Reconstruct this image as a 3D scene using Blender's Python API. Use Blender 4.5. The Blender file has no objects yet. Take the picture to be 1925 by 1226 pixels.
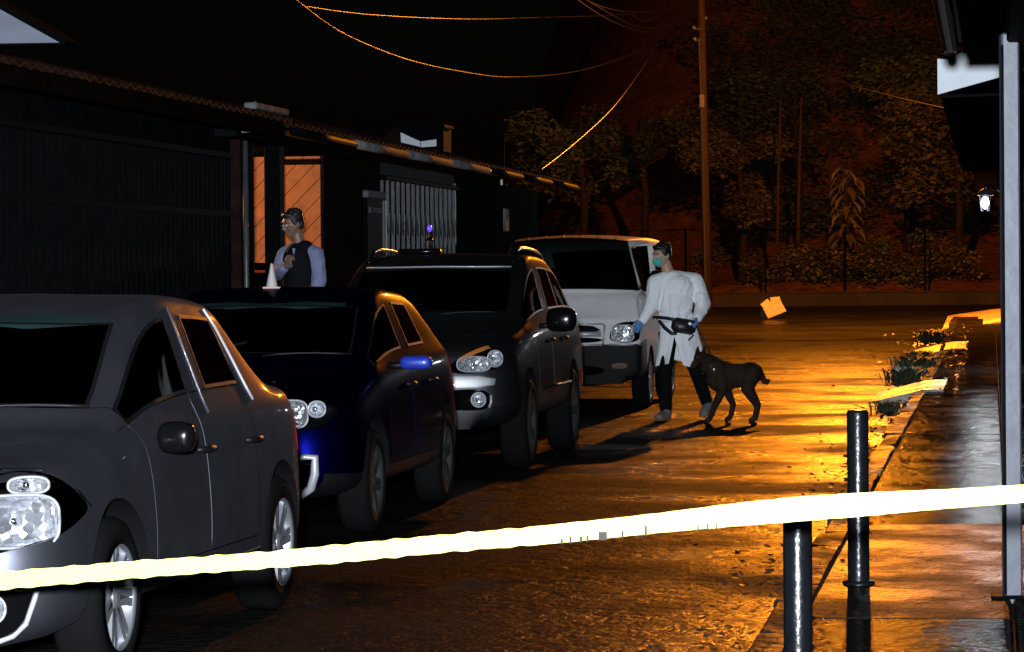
import bpy, bmesh, math, random
from mathutils import Vector, Matrix
from mathutils.bvhtree import BVHTree

# ------------------------------------------------------------------ camera, world, light, exposure
scene = bpy.context.scene
COL = scene.collection
R = math.radians
FPX, CX, CY, HOR = 6000.0, 962.5, 613.0, 520.0      # focal length and horizon of the photograph in its own pixels
CAM_Z = 1.5
cam_data = bpy.data.cameras.new('camera')
cam_data.sensor_width = 36.0
cam_data.lens = 36.0 * FPX / 1925.0
cam_data.clip_start = 0.1
cam_data.clip_end = 2000.0
cam = bpy.data.objects.new('camera', cam_data)
COL.objects.link(cam)
pitch = math.atan((CY - HOR) / FPX)
CAM_ROT = Matrix.Rotation(R(90) - pitch, 3, 'X') @ Matrix.Rotation(R(-0.5), 3, 'Z')
cam.matrix_world = Matrix.Translation((0, 0, CAM_Z)) @ CAM_ROT.to_4x4()
scene.camera = cam

world = bpy.data.worlds.new('World')
scene.world = world
world.use_nodes = True
wn = world.node_tree.nodes
sky_tex = wn.new('ShaderNodeTexSky')
sky_tex.sky_type = 'NISHITA'
sky_tex.sun_disc = False
sky_tex.sun_elevation = R(4)
sky_tex.sun_rotation = R(200)
wn['Background'].inputs['Strength'].default_value = 0.00035
world.node_tree.links.new(sky_tex.outputs[0], wn['Background'].inputs['Color'])

def add_light(name, kind, loc, energy, color, radius=0.1):
    ld = bpy.data.lights.new(name, kind)
    ld.energy = energy
    ld.color = color
    if kind in ('POINT', 'SPOT'):
        ld.shadow_soft_size = radius
    o = bpy.data.objects.new(name, ld)
    o.location = loc
    COL.objects.link(o)
    return o

# the photographer's flash gun, held beside the camera: it is what bleaches the tape and lights the cars
FLASH = (-0.12, -0.6, 1.82)
fl = add_light('camera_flash', 'SPOT', FLASH, 23000, (0.86, 0.92, 1.0), 0.12)
fl.data.spot_size = R(34)
fl.data.spot_blend = 0.5
fl.rotation_euler = (Vector((0.2, 30, 1.0)) - Vector(FLASH)).to_track_quat('-Z', 'Y').to_euler()

scene.view_settings.view_transform = 'Standard'
scene.view_settings.look = 'None'
scene.view_settings.exposure = 0.0
scene.view_settings.gamma = 1.0
scene.view_settings.use_curve_mapping = False
scene.cycles.use_denoising = True
scene.cycles.denoiser = 'OPENIMAGEDENOISE'
scene.cycles.max_bounces = 6
scene.cycles.transparent_max_bounces = 12
scene.cycles.sample_clamp_indirect = 4.0
scene.cycles.caustics_reflective = False
scene.cycles.caustics_refractive = False

# ------------------------------------------------------------------ helpers
random.seed(7)

def at(px, py, d):
    """the point at depth d (metres along +Y) that the photograph shows at pixel px, py"""
    v = CAM_ROT @ Vector(((px - CX) / FPX, -(py - CY) / FPX, -1.0))
    return Vector((0, 0, CAM_Z)) + v * (d / v.y)

def gz(y):
    return max(0.0, y - 55.0) * 0.0193 if y < 87 else 0.6176

U = Vector((math.sin(R(8.55)), math.cos(R(8.55)), 0))       # along the street, away from the camera
V = Vector((math.cos(R(8.55)), -math.sin(R(8.55)), 0))      # across it, to the right
O_KERB = Vector((1.0, 12.75, 0))

def S(s, t, z=0.0):
    p = O_KERB + U * s + V * t
    return Vector((p.x, p.y, z + gz(p.y)))

def tag(o, label=None, cat=None, group=None, kind=None):
    if label: o['label'] = label
    if cat: o['category'] = cat
    if group: o['group'] = group
    if kind: o['kind'] = kind
    return o

def empty(name, loc=(0, 0, 0), rz=0.0):
    o = bpy.data.objects.new(name, None)
    o.location = loc
    o.rotation_euler = (0, 0, rz)
    COL.objects.link(o)
    return o

def link_mesh(name, me, mat, parent=None):
    o = bpy.data.objects.new(name, me)
    COL.objects.link(o)
    if parent is not None:
        o.parent = parent
    if mat is not None and not me.materials:
        me.materials.append(mat)
    return o

class MB:
    """collects shapes, builds one mesh object"""
    def __init__(self):
        self.v = []; self.f = []
    def add(self, vs, fs):
        n = len(self.v)
        self.v += [tuple(p) for p in vs]
        self.f += [tuple(i + n for i in f) for f in fs]
        return self
    def box(self, c, s, rot=None, bev=0.0):
        c = Vector(c)
        pts = []
        hx, hy, hz = s[0] / 2, s[1] / 2, s[2] / 2
        if bev <= 0:
            for z in (-hz, hz):
                for x, y in ((-hx, -hy), (hx, -hy), (hx, hy), (-hx, hy)):
                    pts.append(Vector((x, y, z)))
            fs = [(3, 2, 1, 0), (4, 5, 6, 7), (0, 1, 5, 4), (1, 2, 6, 5), (2, 3, 7, 6), (3, 0, 4, 7)]
        else:
            b = min(bev, hx * .9, hy * .9, hz * .9)
            rings = [(-hz, b), (-hz + b, 0), (hz - b, 0), (hz, b)]
            for z, i in rings:
                for x, y in ((-hx + b, -hy + i), (hx - b, -hy + i), (hx - i, -hy + b), (hx - i, hy - b), (hx - b, hy - i), (-hx + b, hy - i), (-hx + i, hy - b), (-hx + i, -hy + b)):
                    pts.append(Vector((x, y, z)))
            fs = [tuple(range(7, -1, -1)), tuple(range(24, 32))]
            for r in range(3):
                for k in range(8):
                    fs.append((r * 8 + k, r * 8 + (k + 1) % 8, r * 8 + 8 + (k + 1) % 8, r * 8 + 8 + k))
        if rot is not None:
            pts = [rot @ p for p in pts]
        return self.add([c + p for p in pts], fs)
    def tube(self, pts, rads, n=8, caps=True):
        pts = [Vector(p) for p in pts]
        if not hasattr(rads, '__len__'):
            rads = [rads] * len(pts)
        vs, fs = [], []
        prev = None
        for i, p in enumerate(pts):
            a = pts[max(i - 1, 0)]; b = pts[min(i + 1, len(pts) - 1)]
            t = (b - a).normalized()
            if prev is None:
                ref = Vector((0, 0, 1)) if abs(t.z) < 0.9 else Vector((1, 0, 0))
                e1 = t.cross(ref).normalized()
            else:
                e1 = (prev - t * prev.dot(t)).normalized()
            prev = e1
            e2 = t.cross(e1)
            for k in range(n):
                an = 2 * math.pi * k / n
                vs.append(p + (e1 * math.cos(an) + e2 * math.sin(an)) * rads[i])
        for i in range(len(pts) - 1):
            for k in range(n):
                fs.append((i * n + k, i * n + (k + 1) % n, (i + 1) * n + (k + 1) % n, (i + 1) * n + k))
        if caps:
            fs.append(tuple(range(n - 1, -1, -1)))
            fs.append(tuple((len(pts) - 1) * n + k for k in range(n)))
        return self.add(vs, fs)
    def ball(self, c, r, n=10, m=7, rot=None):
        c = Vector(c)
        if not hasattr(r, '__len__'):
            r = (r, r, r)
        vs = [Vector((0, 0, -r[2]))]
        for j in range(1, m):
            ph = -math.pi / 2 + math.pi * j / m
            for k in range(n):
                th = 2 * math.pi * k / n
                vs.append(Vector((r[0] * math.cos(ph) * math.cos(th), r[1] * math.cos(ph) * math.sin(th), r[2] * math.sin(ph))))
        vs.append(Vector((0, 0, r[2])))
        fs = []
        for k in range(n):
            fs.append((0, 1 + (k + 1) % n, 1 + k))
            for j in range(m - 2):
                a = 1 + j * n
                fs.append((a + k, a + (k + 1) % n, a + n + (k + 1) % n, a + n + k))
            a = 1 + (m - 2) * n
            fs.append((a + k, a + (k + 1) % n, len(vs) - 1))
        if rot is not None:
            vs = [rot @ v for v in vs]
        return self.add([c + v for v in vs], fs)
    def limb(self, pts, rads, n=10):
        """a chain of tapered segments with rounded joints, for remeshing into one skin"""
        for i in range(len(pts) - 1):
            self.tube([pts[i], pts[i + 1]], [rads[i], rads[i + 1]], n)
        for p, r in zip(pts, rads):
            self.ball(p, r, n, 7)
        return self
    def lathe(self, prof, n=24, axis='X', c=(0, 0, 0), closed=False):
        """prof: (along axis, radius)"""
        c = Vector(c)
        vs, fs = [], []
        for a, r in prof:
            for k in range(n):
                th = 2 * math.pi * k / n
                u, w = r * math.cos(th), r * math.sin(th)
                vs.append(c + (Vector((a, u, w)) if axis == 'X' else Vector((u, a, w)) if axis == 'Y' else Vector((u, w, a))))
        m = len(prof)
        for i in range(m if closed else m - 1):
            j = (i + 1) % m
            for k in range(n):
                fs.append((i * n + k, i * n + (k + 1) % n, j * n + (k + 1) % n, j * n + k))
        return self.add(vs, fs)
    def prism(self, poly, ext):
        """poly: list of 3D points, ext: extrusion vector"""
        ext = Vector(ext); n = len(poly)
        vs = [Vector(p) for p in poly] + [Vector(p) + ext for p in poly]
        fs = [tuple(range(n - 1, -1, -1)), tuple(range(n, 2 * n))]
        for k in range(n):
            fs.append((k, (k + 1) % n, n + (k + 1) % n, n + k))
        return self.add(vs, fs)
    def mesh(self, name, smooth=False, fix=True):
        me = bpy.data.meshes.new(name)
        me.from_pydata(self.v, [], self.f)
        if fix:
            bm = bmesh.new(); bm.from_mesh(me)
            bmesh.ops.recalc_face_normals(bm, faces=bm.faces)
            bm.to_mesh(me); bm.free()
        if smooth:
            for p in me.polygons: p.use_smooth = True
        me.update()
        return me
    def build(self, name, mat, parent=None, smooth=False, fix=True):
        return link_mesh(name, self.mesh(name, smooth, fix), mat, parent)

def evaluated(mb, name, mods, smooth=True):
    """run modifiers over the collected shapes and return a plain mesh"""
    me = mb.mesh(name) if isinstance(mb, MB) else mb
    tmp = bpy.data.objects.new(name + '_tmp', me)
    COL.objects.link(tmp)
    for kind, kw in mods:
        m = tmp.modifiers.new(kind, kind)
        for k, val in kw.items():
            setattr(m, k, val)
    dg = bpy.context.evaluated_depsgraph_get()
    out = bpy.data.meshes.new_from_object(tmp.evaluated_get(dg), preserve_all_data_layers=True, depsgraph=dg)
    out.name = name
    bpy.data.objects.remove(tmp)
    if smooth:
        for p in out.polygons: p.use_smooth = True
    return out

def skin(mb, name, voxel, mat, parent=None, smooth=6, factor=0.5):
    me = evaluated(mb, name, [('REMESH', dict(mode='VOXEL', voxel_size=voxel)), ('SMOOTH', dict(factor=factor, iterations=smooth))])
    me.materials.clear()
    return link_mesh(name, me, mat, parent)

# ------------------------------------------------------------------ materials
def mat(name, col, rough=0.6, metal=0.0, coat=0.0, coat_rough=0.05, noise=0.0, nscale=8.0, bump=0.0, bscale=60.0, bdist=0.01, drops=0.0,
        rvar=0.0, spec=0.5, edge=None, sheen=0.0, stretch=None, emit=None, estr=0.0, sss=0.0):
    m = bpy.data.materials.new(name)
    m.use_nodes = True
    nt = m.node_tree; N = nt.nodes; L = nt.links
    b = N['Principled BSDF']
    b.inputs['Base Color'].default_value = (*col, 1)
    b.inputs['Roughness'].default_value = rough
    b.inputs['Metallic'].default_value = metal
    b.inputs['Coat Weight'].default_value = coat
    b.inputs['Coat Roughness'].default_value = coat_rough
    b.inputs['Specular IOR Level'].default_value = spec
    b.inputs['Sheen Weight'].default_value = sheen
    if edge is not None: b.inputs['Specular Tint'].default_value = (*edge, 1)
    if emit:
        b.inputs['Emission Color'].default_value = (*emit, 1)
        b.inputs['Emission Strength'].default_value = estr
    tc = N.new('ShaderNodeTexCoord'); mp = N.new('ShaderNodeMapping')
    L.new(tc.outputs['Object'], mp.inputs['Vector'])
    if stretch: mp.inputs['Scale'].default_value = stretch
    if noise > 0 or rvar > 0:
        nz = N.new('ShaderNodeTexNoise'); nz.inputs['Scale'].default_value = nscale; nz.inputs['Detail'].default_value = 6; nz.inputs['Roughness'].default_value = 0.65
        L.new(mp.outputs[0], nz.inputs['Vector'])
        if noise > 0:
            mr = N.new('ShaderNodeMapRange'); mr.inputs['From Min'].default_value = 0.3; mr.inputs['From Max'].default_value = 0.7
            mr.inputs['To Min'].default_value = 1 - noise; mr.inputs['To Max'].default_value = 1 + noise
            L.new(nz.outputs['Fac'], mr.inputs['Value'])
            mx = N.new('ShaderNodeVectorMath'); mx.operation = 'SCALE'; mx.inputs[0].default_value = col
            L.new(mr.outputs[0], mx.inputs['Scale']); L.new(mx.outputs[0], b.inputs['Base Color'])
        if rvar > 0:
            mr2 = N.new('ShaderNodeMapRange'); mr2.inputs['From Min'].default_value = 0.3; mr2.inputs['From Max'].default_value = 0.7
            mr2.inputs['To Min'].default_value = max(0.03, rough - rvar); mr2.inputs['To Max'].default_value = min(1, rough + rvar)
            L.new(nz.outputs['Fac'], mr2.inputs['Value']); L.new(mr2.outputs[0], b.inputs['Roughness'])
    last = None
    if bump > 0:
        n2 = N.new('ShaderNodeTexNoise'); n2.inputs['Scale'].default_value = bscale; n2.inputs['Detail'].default_value = 4
        L.new(mp.outputs[0], n2.inputs['Vector'])
        bp = N.new('ShaderNodeBump'); bp.inputs['Strength'].default_value = bump; bp.inputs['Distance'].default_value = bdist
        L.new(n2.outputs['Fac'], bp.inputs['Height']); last = bp
    if drops > 0:      # rain drops standing on the surface
        vo = N.new('ShaderNodeTexVoronoi'); vo.inputs['Scale'].default_value = 45; vo.inputs['Randomness'].default_value = 1
        L.new(mp.outputs[0], vo.inputs['Vector'])
        mr3 = N.new('ShaderNodeMapRange'); mr3.inputs['From Min'].default_value = 0.0; mr3.inputs['From Max'].default_value = 0.32
        mr3.inputs['To Min'].default_value = 1; mr3.inputs['To Max'].default_value = 0; mr3.interpolation_type = 'SMOOTHSTEP'
        L.new(vo.outputs['Distance'], mr3.inputs['Value'])
        bp2 = N.new('ShaderNodeBump'); bp2.inputs['Strength'].default_value = drops; bp2.inputs['Distance'].default_value = 0.006
        L.new(mr3.outputs[0], bp2.inputs['Height'])
        if last: L.new(last.outputs[0], bp2.inputs['Normal'])
        last = bp2
        L.new(bp2.outputs[0], b.inputs['Coat Normal'])
    if last and drops == 0: L.new(last.outputs[0], b.inputs['Normal'])
    return m

def glass_mat(name, tint, rough=0.02, ior=1.5, drops=0.0):
    m = bpy.data.materials.new(name); m.use_nodes = True
    nt = m.node_tree; N = nt.nodes; L = nt.links
    N.remove(N['Principled BSDF'])
    out = N['Material Output']
    tr = N.new('ShaderNodeBsdfTransparent'); tr.inputs['Color'].default_value = (*tint, 1)
    gl = N.new('ShaderNodeBsdfGlossy'); gl.inputs['Roughness'].default_value = rough
    fr = N.new('ShaderNodeFresnel'); fr.inputs['IOR'].default_value = ior
    mx = N.new('ShaderNodeMixShader')
    L.new(fr.outputs[0], mx.inputs[0]); L.new(tr.outputs[0], mx.inputs[1]); L.new(gl.outputs[0], mx.inputs[2]); L.new(mx.outputs[0], out.inputs['Surface'])
    if drops > 0:
        tc = N.new('ShaderNodeTexCoord'); vo = N.new('ShaderNodeTexVoronoi'); vo.inputs['Scale'].default_value = 60
        L.new(tc.outputs['Object'], vo.inputs['Vector'])
        mr3 = N.new('ShaderNodeMapRange'); mr3.inputs['From Max'].default_value = 0.3; mr3.inputs['To Min'].default_value = 1; mr3.inputs['To Max'].default_value = 0
        L.new(vo.outputs['Distance'], mr3.inputs['Value'])
        bp = N.new('ShaderNodeBump'); bp.inputs['Strength'].default_value = drops; bp.inputs['Distance'].default_value = 0.004
        L.new(mr3.outputs[0], bp.inputs['Height']); L.new(bp.outputs[0], gl.inputs['Normal'])
    return m

def facet_mat(name, scale, col=(0.80, 0.81, 0.84), rough=0.12, strength=0.6):
    """chromed lamp reflector pressed into small facets"""
    m = bpy.data.materials.new(name); m.use_nodes = True
    nt = m.node_tree; N = nt.nodes; L = nt.links
    b = N['Principled BSDF']
    b.inputs['Base Color'].default_value = (*col, 1); b.inputs['Metallic'].default_value = .92; b.inputs['Roughness'].default_value = rough
    tc = N.new('ShaderNodeTexCoord'); vo = N.new('ShaderNodeTexVoronoi'); vo.inputs['Scale'].default_value = scale
    L.new(tc.outputs['Object'], vo.inputs['Vector'])
    geo = N.new('ShaderNodeNewGeometry')
    sb = N.new('ShaderNodeVectorMath'); sb.operation = 'SUBTRACT'; sb.inputs[1].default_value = (0.5, 0.5, 0.5)
    L.new(vo.outputs['Color'], sb.inputs[0])
    sc_ = N.new('ShaderNodeVectorMath'); sc_.operation = 'SCALE'; sc_.inputs['Scale'].default_value = strength
    L.new(sb.outputs[0], sc_.inputs[0])
    ad = N.new('ShaderNodeVectorMath'); ad.operation = 'ADD'
    L.new(geo.outputs['Normal'], ad.inputs[0]); L.new(sc_.outputs[0], ad.inputs[1])
    nm = N.new('ShaderNodeVectorMath'); nm.operation = 'NORMALIZE'
    L.new(ad.outputs[0], nm.inputs[0]); L.new(nm.outputs[0], b.inputs['Normal'])
    return m

M = {}
M['grey_paint'] = mat('grey_paint', (0.100, 0.104, 0.126), 0.46, 0.9, 0.10, 0.05, bump=0.0, edge=(.08, .08, .10), drops=0.12, rvar=0.05, nscale=3)
M['blue_paint'] = mat('blue_paint', (0.0008, 0.0012, 0.045), 0.33, 0.95, 0.08, 0.06, edge=(.02, .02, .05))
M['dark_paint'] = mat('dark_paint', (0.042, 0.043, 0.048), 0.44, 0.9, 0.12, 0.06, edge=(.03, .03, .03), drops=0.1)
M['silver_paint'] = mat('silver_paint', (0.38, 0.39, 0.42), 0.45, 0.3, 0.3, 0.1)
M['van_white'] = mat('van_white', (0.56, 0.57, 0.58), 0.55, 0, 0.1, 0.1, spec=.2, noise=0.06, nscale=5, drops=0.2)
M['van_dark'] = mat('van_dark', (0.005, 0.005, 0.006), 0.6, 0, 0.0, 0.1, spec=.12)
M['black_plastic'] = mat('black_plastic', (0.004, 0.004, 0.005), 0.5, spec=.2, bump=0.2, bscale=300, bdist=0.002)
M['gloss_black'] = mat('gloss_black', (0.003, 0.003, 0.0035), 0.14, spec=.4)
M['rubber'] = mat('rubber', (0.005, 0.005, 0.0055), 0.85, spec=.02, bump=0.3, bscale=120, bdist=0.003)
M['chrome'] = mat('chrome', (0.85, 0.86, 0.88), 0.12, 1.0)
M['alloy'] = mat('alloy', (0.30, 0.31, 0.34), 0.4, 0.7, noise=0.12, nscale=20)
M['interior'] = mat('interior', (0.006, 0.006, 0.007), 0.8)
M['seat_cloth'] = mat('seat_cloth', (0.010, 0.011, 0.012), 0.9)
M['car_glass'] = glass_mat('car_glass', (0.20, 0.24, 0.23), 0.015, 1.45, 0.08)
M['tint_glass'] = glass_mat('tint_glass', (0.05, 0.055, 0.06), 0.015, 1.12, 0.0)
M['shade_band'] = mat('shade_band', (0.010, 0.024, 0.024), 0.4)
M['lens'] = glass_mat('lens', (0.92, 0.94, 0.96), 0.03, 1.4)
M['reflector'] = facet_mat('reflector', 34, rough=0.26, strength=0.75)
M['reflector_fine'] = facet_mat('reflector_fine', 55, rough=0.26, strength=0.75)
M['amber_lens'] = mat('amber_lens', (0.45, 0.16, 0.03), 0.2, coat=0.8)
M['red_lens'] = mat('red_lens', (0.25, 0.01, 0.01), 0.2, coat=0.8)
# ------------------------------------------------------------------ the setting
def road_mat(name, base, rough, rvar, bump, streak, aggregate=90.0, spec=.5, grit=.012):
    m = bpy.data.materials.new(name); m.use_nodes = True
    nt = m.node_tree; N = nt.nodes; L = nt.links; b = N['Principled BSDF']
    b.inputs['Specular IOR Level'].default_value = spec
    geo = N.new('ShaderNodeNewGeometry')
    mp = N.new('ShaderNodeMapping'); mp.inputs['Scale'].default_value = (1, 1, 1); mp.inputs['Rotation'].default_value = (0, 0, R(8))
    L.new(geo.outputs['Position'], mp.inputs['Vector'])
    mp2 = N.new('ShaderNodeMapping'); mp2.inputs['Scale'].default_value = streak; mp2.inputs['Rotation'].default_value = (0, 0, R(8))
    L.new(geo.outputs['Position'], mp2.inputs['Vector'])
    n1 = N.new('ShaderNodeTexNoise'); n1.inputs['Scale'].default_value = 1.0; n1.inputs['Detail'].default_value = 8; n1.inputs['Roughness'].default_value = .62
    L.new(mp2.outputs[0], n1.inputs['Vector'])
    n2 = N.new('ShaderNodeTexNoise'); n2.inputs['Scale'].default_value = aggregate; n2.inputs['Detail'].default_value = 3
    L.new(mp.outputs[0], n2.inputs['Vector'])
    n3 = N.new('ShaderNodeTexNoise'); n3.inputs['Scale'].default_value = 9; n3.inputs['Detail'].default_value = 5
    L.new(mp.outputs[0], n3.inputs['Vector'])
    cr = N.new('ShaderNodeMapRange'); cr.inputs['From Min'].default_value = .42; cr.inputs['From Max'].default_value = .60
    cr.inputs['To Min'].default_value = max(.05, rough - rvar); cr.inputs['To Max'].default_value = rough + rvar
    L.new(n1.outputs['Fac'], cr.inputs['Value']); L.new(cr.outputs[0], b.inputs['Roughness'])
    mc = N.new('ShaderNodeMapRange'); mc.inputs['From Min'].default_value = .3; mc.inputs['From Max'].default_value = .7
    mc.inputs['To Min'].default_value = .55; mc.inputs['To Max'].default_value = 1.5
    L.new(n1.outputs['Fac'], mc.inputs['Value'])
    mc2 = N.new('ShaderNodeMapRange'); mc2.inputs['From Min'].default_value = .3; mc2.inputs['From Max'].default_value = .7
    mc2.inputs['To Min'].default_value = .6; mc2.inputs['To Max'].default_value = 1.4
    L.new(n2.outputs['Fac'], mc2.inputs['Value'])
    mm = N.new('ShaderNodeMath'); mm.operation = 'MULTIPLY'; L.new(mc.outputs[0], mm.inputs[0]); L.new(mc2.outputs[0], mm.inputs[1])
    sc = N.new('ShaderNodeVectorMath'); sc.operation = 'SCALE'; sc.inputs[0].default_value = base
    L.new(mm.outputs[0], sc.inputs['Scale']); L.new(sc.outputs[0], b.inputs['Base Color'])
    b1 = N.new('ShaderNodeBump'); b1.inputs['Strength'].default_value = bump; b1.inputs['Distance'].default_value = grit
    L.new(n2.outputs['Fac'], b1.inputs['Height'])
    b2 = N.new('ShaderNodeBump'); b2.inputs['Strength'].default_value = bump * .8; b2.inputs['Distance'].default_value = .03
    L.new(n3.outputs['Fac'], b2.inputs['Height']); L.new(b1.outputs[0], b2.inputs['Normal'])
    b3 = N.new('ShaderNodeBump'); b3.inputs['Strength'].default_value = bump * .7; b3.inputs['Distance'].default_value = .10
    L.new(n1.outputs['Fac'], b3.inputs['Height']); L.new(b2.outputs[0], b3.inputs['Normal'])
    L.new(b3.outputs[0], b.inputs['Normal'])
    return m

M['wet_asphalt'] = road_mat('wet_asphalt', (0.009, 0.0085, 0.008), .43, .20, 1.0, (.5, .6, .5), 38, .008)
M['earth'] = mat('earth', (0.075, 0.032, 0.015), .95, spec=.05, noise=.5, nscale=2, bump=.6, bscale=5, bdist=.1)  # red tone set so the raised slope imitates lamp-lit haze
M['rough_lit_concrete'] = road_mat('rough_lit_concrete', (0.010, 0.008, 0.007), .42, .12, 1.0, (1.5, 1.2, 1), 36, .005, .03)  # lit patch of the sidewalk, its light put into a shinier finish
M['smooth_shaded_cement'] = road_mat('smooth_shaded_cement', (0.008, 0.007, 0.006), .14, .06, .28, (1.2, 1.0, 1), 42, .00010)  # shaded stretches of sidewalk, the shade put into a dulled finish
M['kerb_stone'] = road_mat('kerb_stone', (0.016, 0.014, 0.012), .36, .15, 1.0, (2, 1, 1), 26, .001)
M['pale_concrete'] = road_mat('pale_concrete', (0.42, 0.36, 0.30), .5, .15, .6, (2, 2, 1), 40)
M['low_wall'] = mat('low_wall', (0.022, 0.019, 0.018), .8, spec=.05, noise=.3, nscale=1.5, bump=.3, bscale=20)
M['dark_wall'] = mat('dark_wall', (0.004, 0.0045, 0.005), .9, spec=.0, noise=.4, nscale=3, bump=.2, bscale=30)
M['green_wall'] = mat('green_wall', (0.004, 0.010, 0.007), .9, spec=.0, noise=.35, nscale=2)
M['brown_wall'] = mat('brown_wall', (0.012, 0.006, 0.0055), .9, spec=.0, noise=.4, nscale=4)
M['steel_bar'] = mat('steel_bar', (0.055, 0.06, 0.064), .45, .4, spec=.3, noise=.35, nscale=9)
M['dark_steel'] = mat('dark_steel', (0.0020, 0.0023, 0.0028), .6, .0, spec=.006, noise=.3, nscale=6)
M['grey_gutter'] = mat('grey_gutter', (0.10, 0.105, 0.115), .8, .0, spec=.05, noise=.65, nscale=4)
M['roof_sheet'] = mat('roof_sheet', (0.022, 0.009, 0.006), .8, .0, spec=.05, noise=.5, nscale=2.5, bump=.2, bscale=9)
M['white_board'] = mat('white_board', (0.50, 0.55, 0.60), .55, noise=.08, nscale=6)
M['pale_sheet'] = mat('pale_sheet', (0.10, 0.115, 0.17), .5, noise=.25, nscale=1.2, stretch=(1, 1, 5))
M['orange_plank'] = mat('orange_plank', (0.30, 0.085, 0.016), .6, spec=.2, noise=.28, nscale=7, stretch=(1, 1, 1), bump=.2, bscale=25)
M['dark_wood'] = mat('dark_wood', (0.005, 0.003, 0.0022), .9, spec=.0, noise=.4, nscale=6)
M['post_paint'] = mat('post_paint', (0.046, 0.052, 0.070), .45, .1, .1, noise=.22, nscale=9, bump=.15, bscale=14)
M['bollard_paint'] = mat('bollard_paint', (0.004, 0.0048, 0.0065), .26, 0.0, .0, .25, spec=.35, noise=.3, nscale=10, bump=.25, bscale=40)
M['bark'] = mat('bark', (0.014, 0.010, 0.008), .9, spec=.1, noise=.4, nscale=9, bump=.6, bscale=20)
M['pole_wood'] = mat('pole_wood', (0.022, 0.014, 0.011), .8, spec=.2, noise=.3, nscale=7, bump=.4, bscale=14)
M['cable'] = mat('cable', (0.006, 0.005, 0.005), .4, spec=.12)
M['leaf_a'] = mat('leaf_a', (0.060, 0.075, 0.020), .55, noise=.5, nscale=.6)
M['leaf_b'] = mat('leaf_b', (0.085, 0.075, 0.022), .5, noise=.5, nscale=.6)
M['leaf_c'] = mat('leaf_c', (0.035, 0.045, 0.018), .6, noise=.5, nscale=.6)
M['leaf_big'] = mat('leaf_big', (0.055, 0.046, 0.02), .6, noise=.4, nscale=1)
M['litter'] = mat('litter', (0.03, 0.020, 0.012), .5, noise=.4, nscale=5)

# ground: one sheet, level near the camera, rising gently to the end of the street
mb = MB()
ys = [-40, 0, 10, 20, 30, 40, 55, 60, 65, 70, 75, 80, 84, 87, 89, 150, 400]
xs = [-200, -30, -12, -6, 0, 6, 12, 20, 40, 200]
for y in ys:
    for x in xs: mb.v.append((x, y, gz(y) if y < 87 else .6176))
for i in range(len(ys) - 1):
    for j in range(len(xs) - 1):
        a = i * len(xs) + j; mb.f.append((a, a + 1, a + 1 + len(xs), a + len(xs)))
tag(mb.build('road', M['wet_asphalt']), kind='structure')

# earth bank behind the far wall; steep rise added in place of lamp haze
mb = MB()
random.seed(3)
by = [88.2, 90, 95, 100, 106, 112, 120, 135]
bz = [.60, 1.0, 1.6, 3.0, 8.0, 13.0, 19.0, 30.0]
bxs = [-60 + 4 * k for k in range(34)]
for y, z in zip(by, bz):
    for x in bxs:
        k_ = min(1, max(0, (x + 1) / 9)); k_ = .12 + .88 * k_ * k_ * (3 - 2 * k_)
        mb.v.append((x, y, .6 + (z - .6) * k_ + random.uniform(-.25, .35) * (y > 89)))
for i in range(len(by) - 1):
    for j in range(len(bxs) - 1):
        a = i * len(bxs) + j; mb.f.append((a, a + 1, a + 1 + len(bxs), a + len(bxs)))
tag(mb.build('bank', M['earth'], smooth=True), kind='structure')

# sidewalk of kerb stones and slabs along the right side
M['bedding'] = mat('bedding', (0.01, 0.008, 0.006), .9, spec=.1)
sb0 = MB()
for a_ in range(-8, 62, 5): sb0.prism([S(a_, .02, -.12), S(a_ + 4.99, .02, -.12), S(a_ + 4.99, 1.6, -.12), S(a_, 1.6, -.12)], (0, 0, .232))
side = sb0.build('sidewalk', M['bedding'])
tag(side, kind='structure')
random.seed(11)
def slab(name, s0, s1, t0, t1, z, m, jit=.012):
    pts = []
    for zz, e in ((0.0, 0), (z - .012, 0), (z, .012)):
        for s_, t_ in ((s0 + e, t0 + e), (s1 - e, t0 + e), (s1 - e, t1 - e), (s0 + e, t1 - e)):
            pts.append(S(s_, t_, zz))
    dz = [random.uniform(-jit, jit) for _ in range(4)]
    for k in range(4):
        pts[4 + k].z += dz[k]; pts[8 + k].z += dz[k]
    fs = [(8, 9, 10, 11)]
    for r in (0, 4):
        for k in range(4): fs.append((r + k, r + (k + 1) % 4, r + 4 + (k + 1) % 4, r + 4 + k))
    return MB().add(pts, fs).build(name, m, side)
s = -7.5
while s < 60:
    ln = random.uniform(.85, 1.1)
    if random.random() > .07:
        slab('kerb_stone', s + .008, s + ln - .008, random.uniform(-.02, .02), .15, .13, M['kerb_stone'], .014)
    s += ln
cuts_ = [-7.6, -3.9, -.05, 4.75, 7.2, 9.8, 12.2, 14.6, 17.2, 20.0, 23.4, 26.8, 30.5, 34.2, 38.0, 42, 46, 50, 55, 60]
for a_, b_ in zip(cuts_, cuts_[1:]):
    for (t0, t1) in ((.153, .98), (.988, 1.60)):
        slab('paving_slab', a_ + .006, b_ - .006, t0, t1, .13, M['rough_lit_concrete'] if a_ == -.05 else M['smooth_shaded_cement'], .005)

# low wall along the far end of the street, with its coping
lw = MB()
p0, p1 = Vector((-30, 87.6, .55)), Vector((40, 87.6, .55))
lw.box(((p0.x + p1.x) / 2, 87.7, .72), (70, .2, .50))
lwo = lw.build('low_wall', M['low_wall'])
tag(lwo, 'low grey concrete wall across the far end of the street', 'wall')
for k in range(20):
    MB().box((-3 + k * 1.2, 87.7, .99), (1.185, .26, .05), bev=.012).build('coping_stone', M['low_wall'], lwo)

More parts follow.
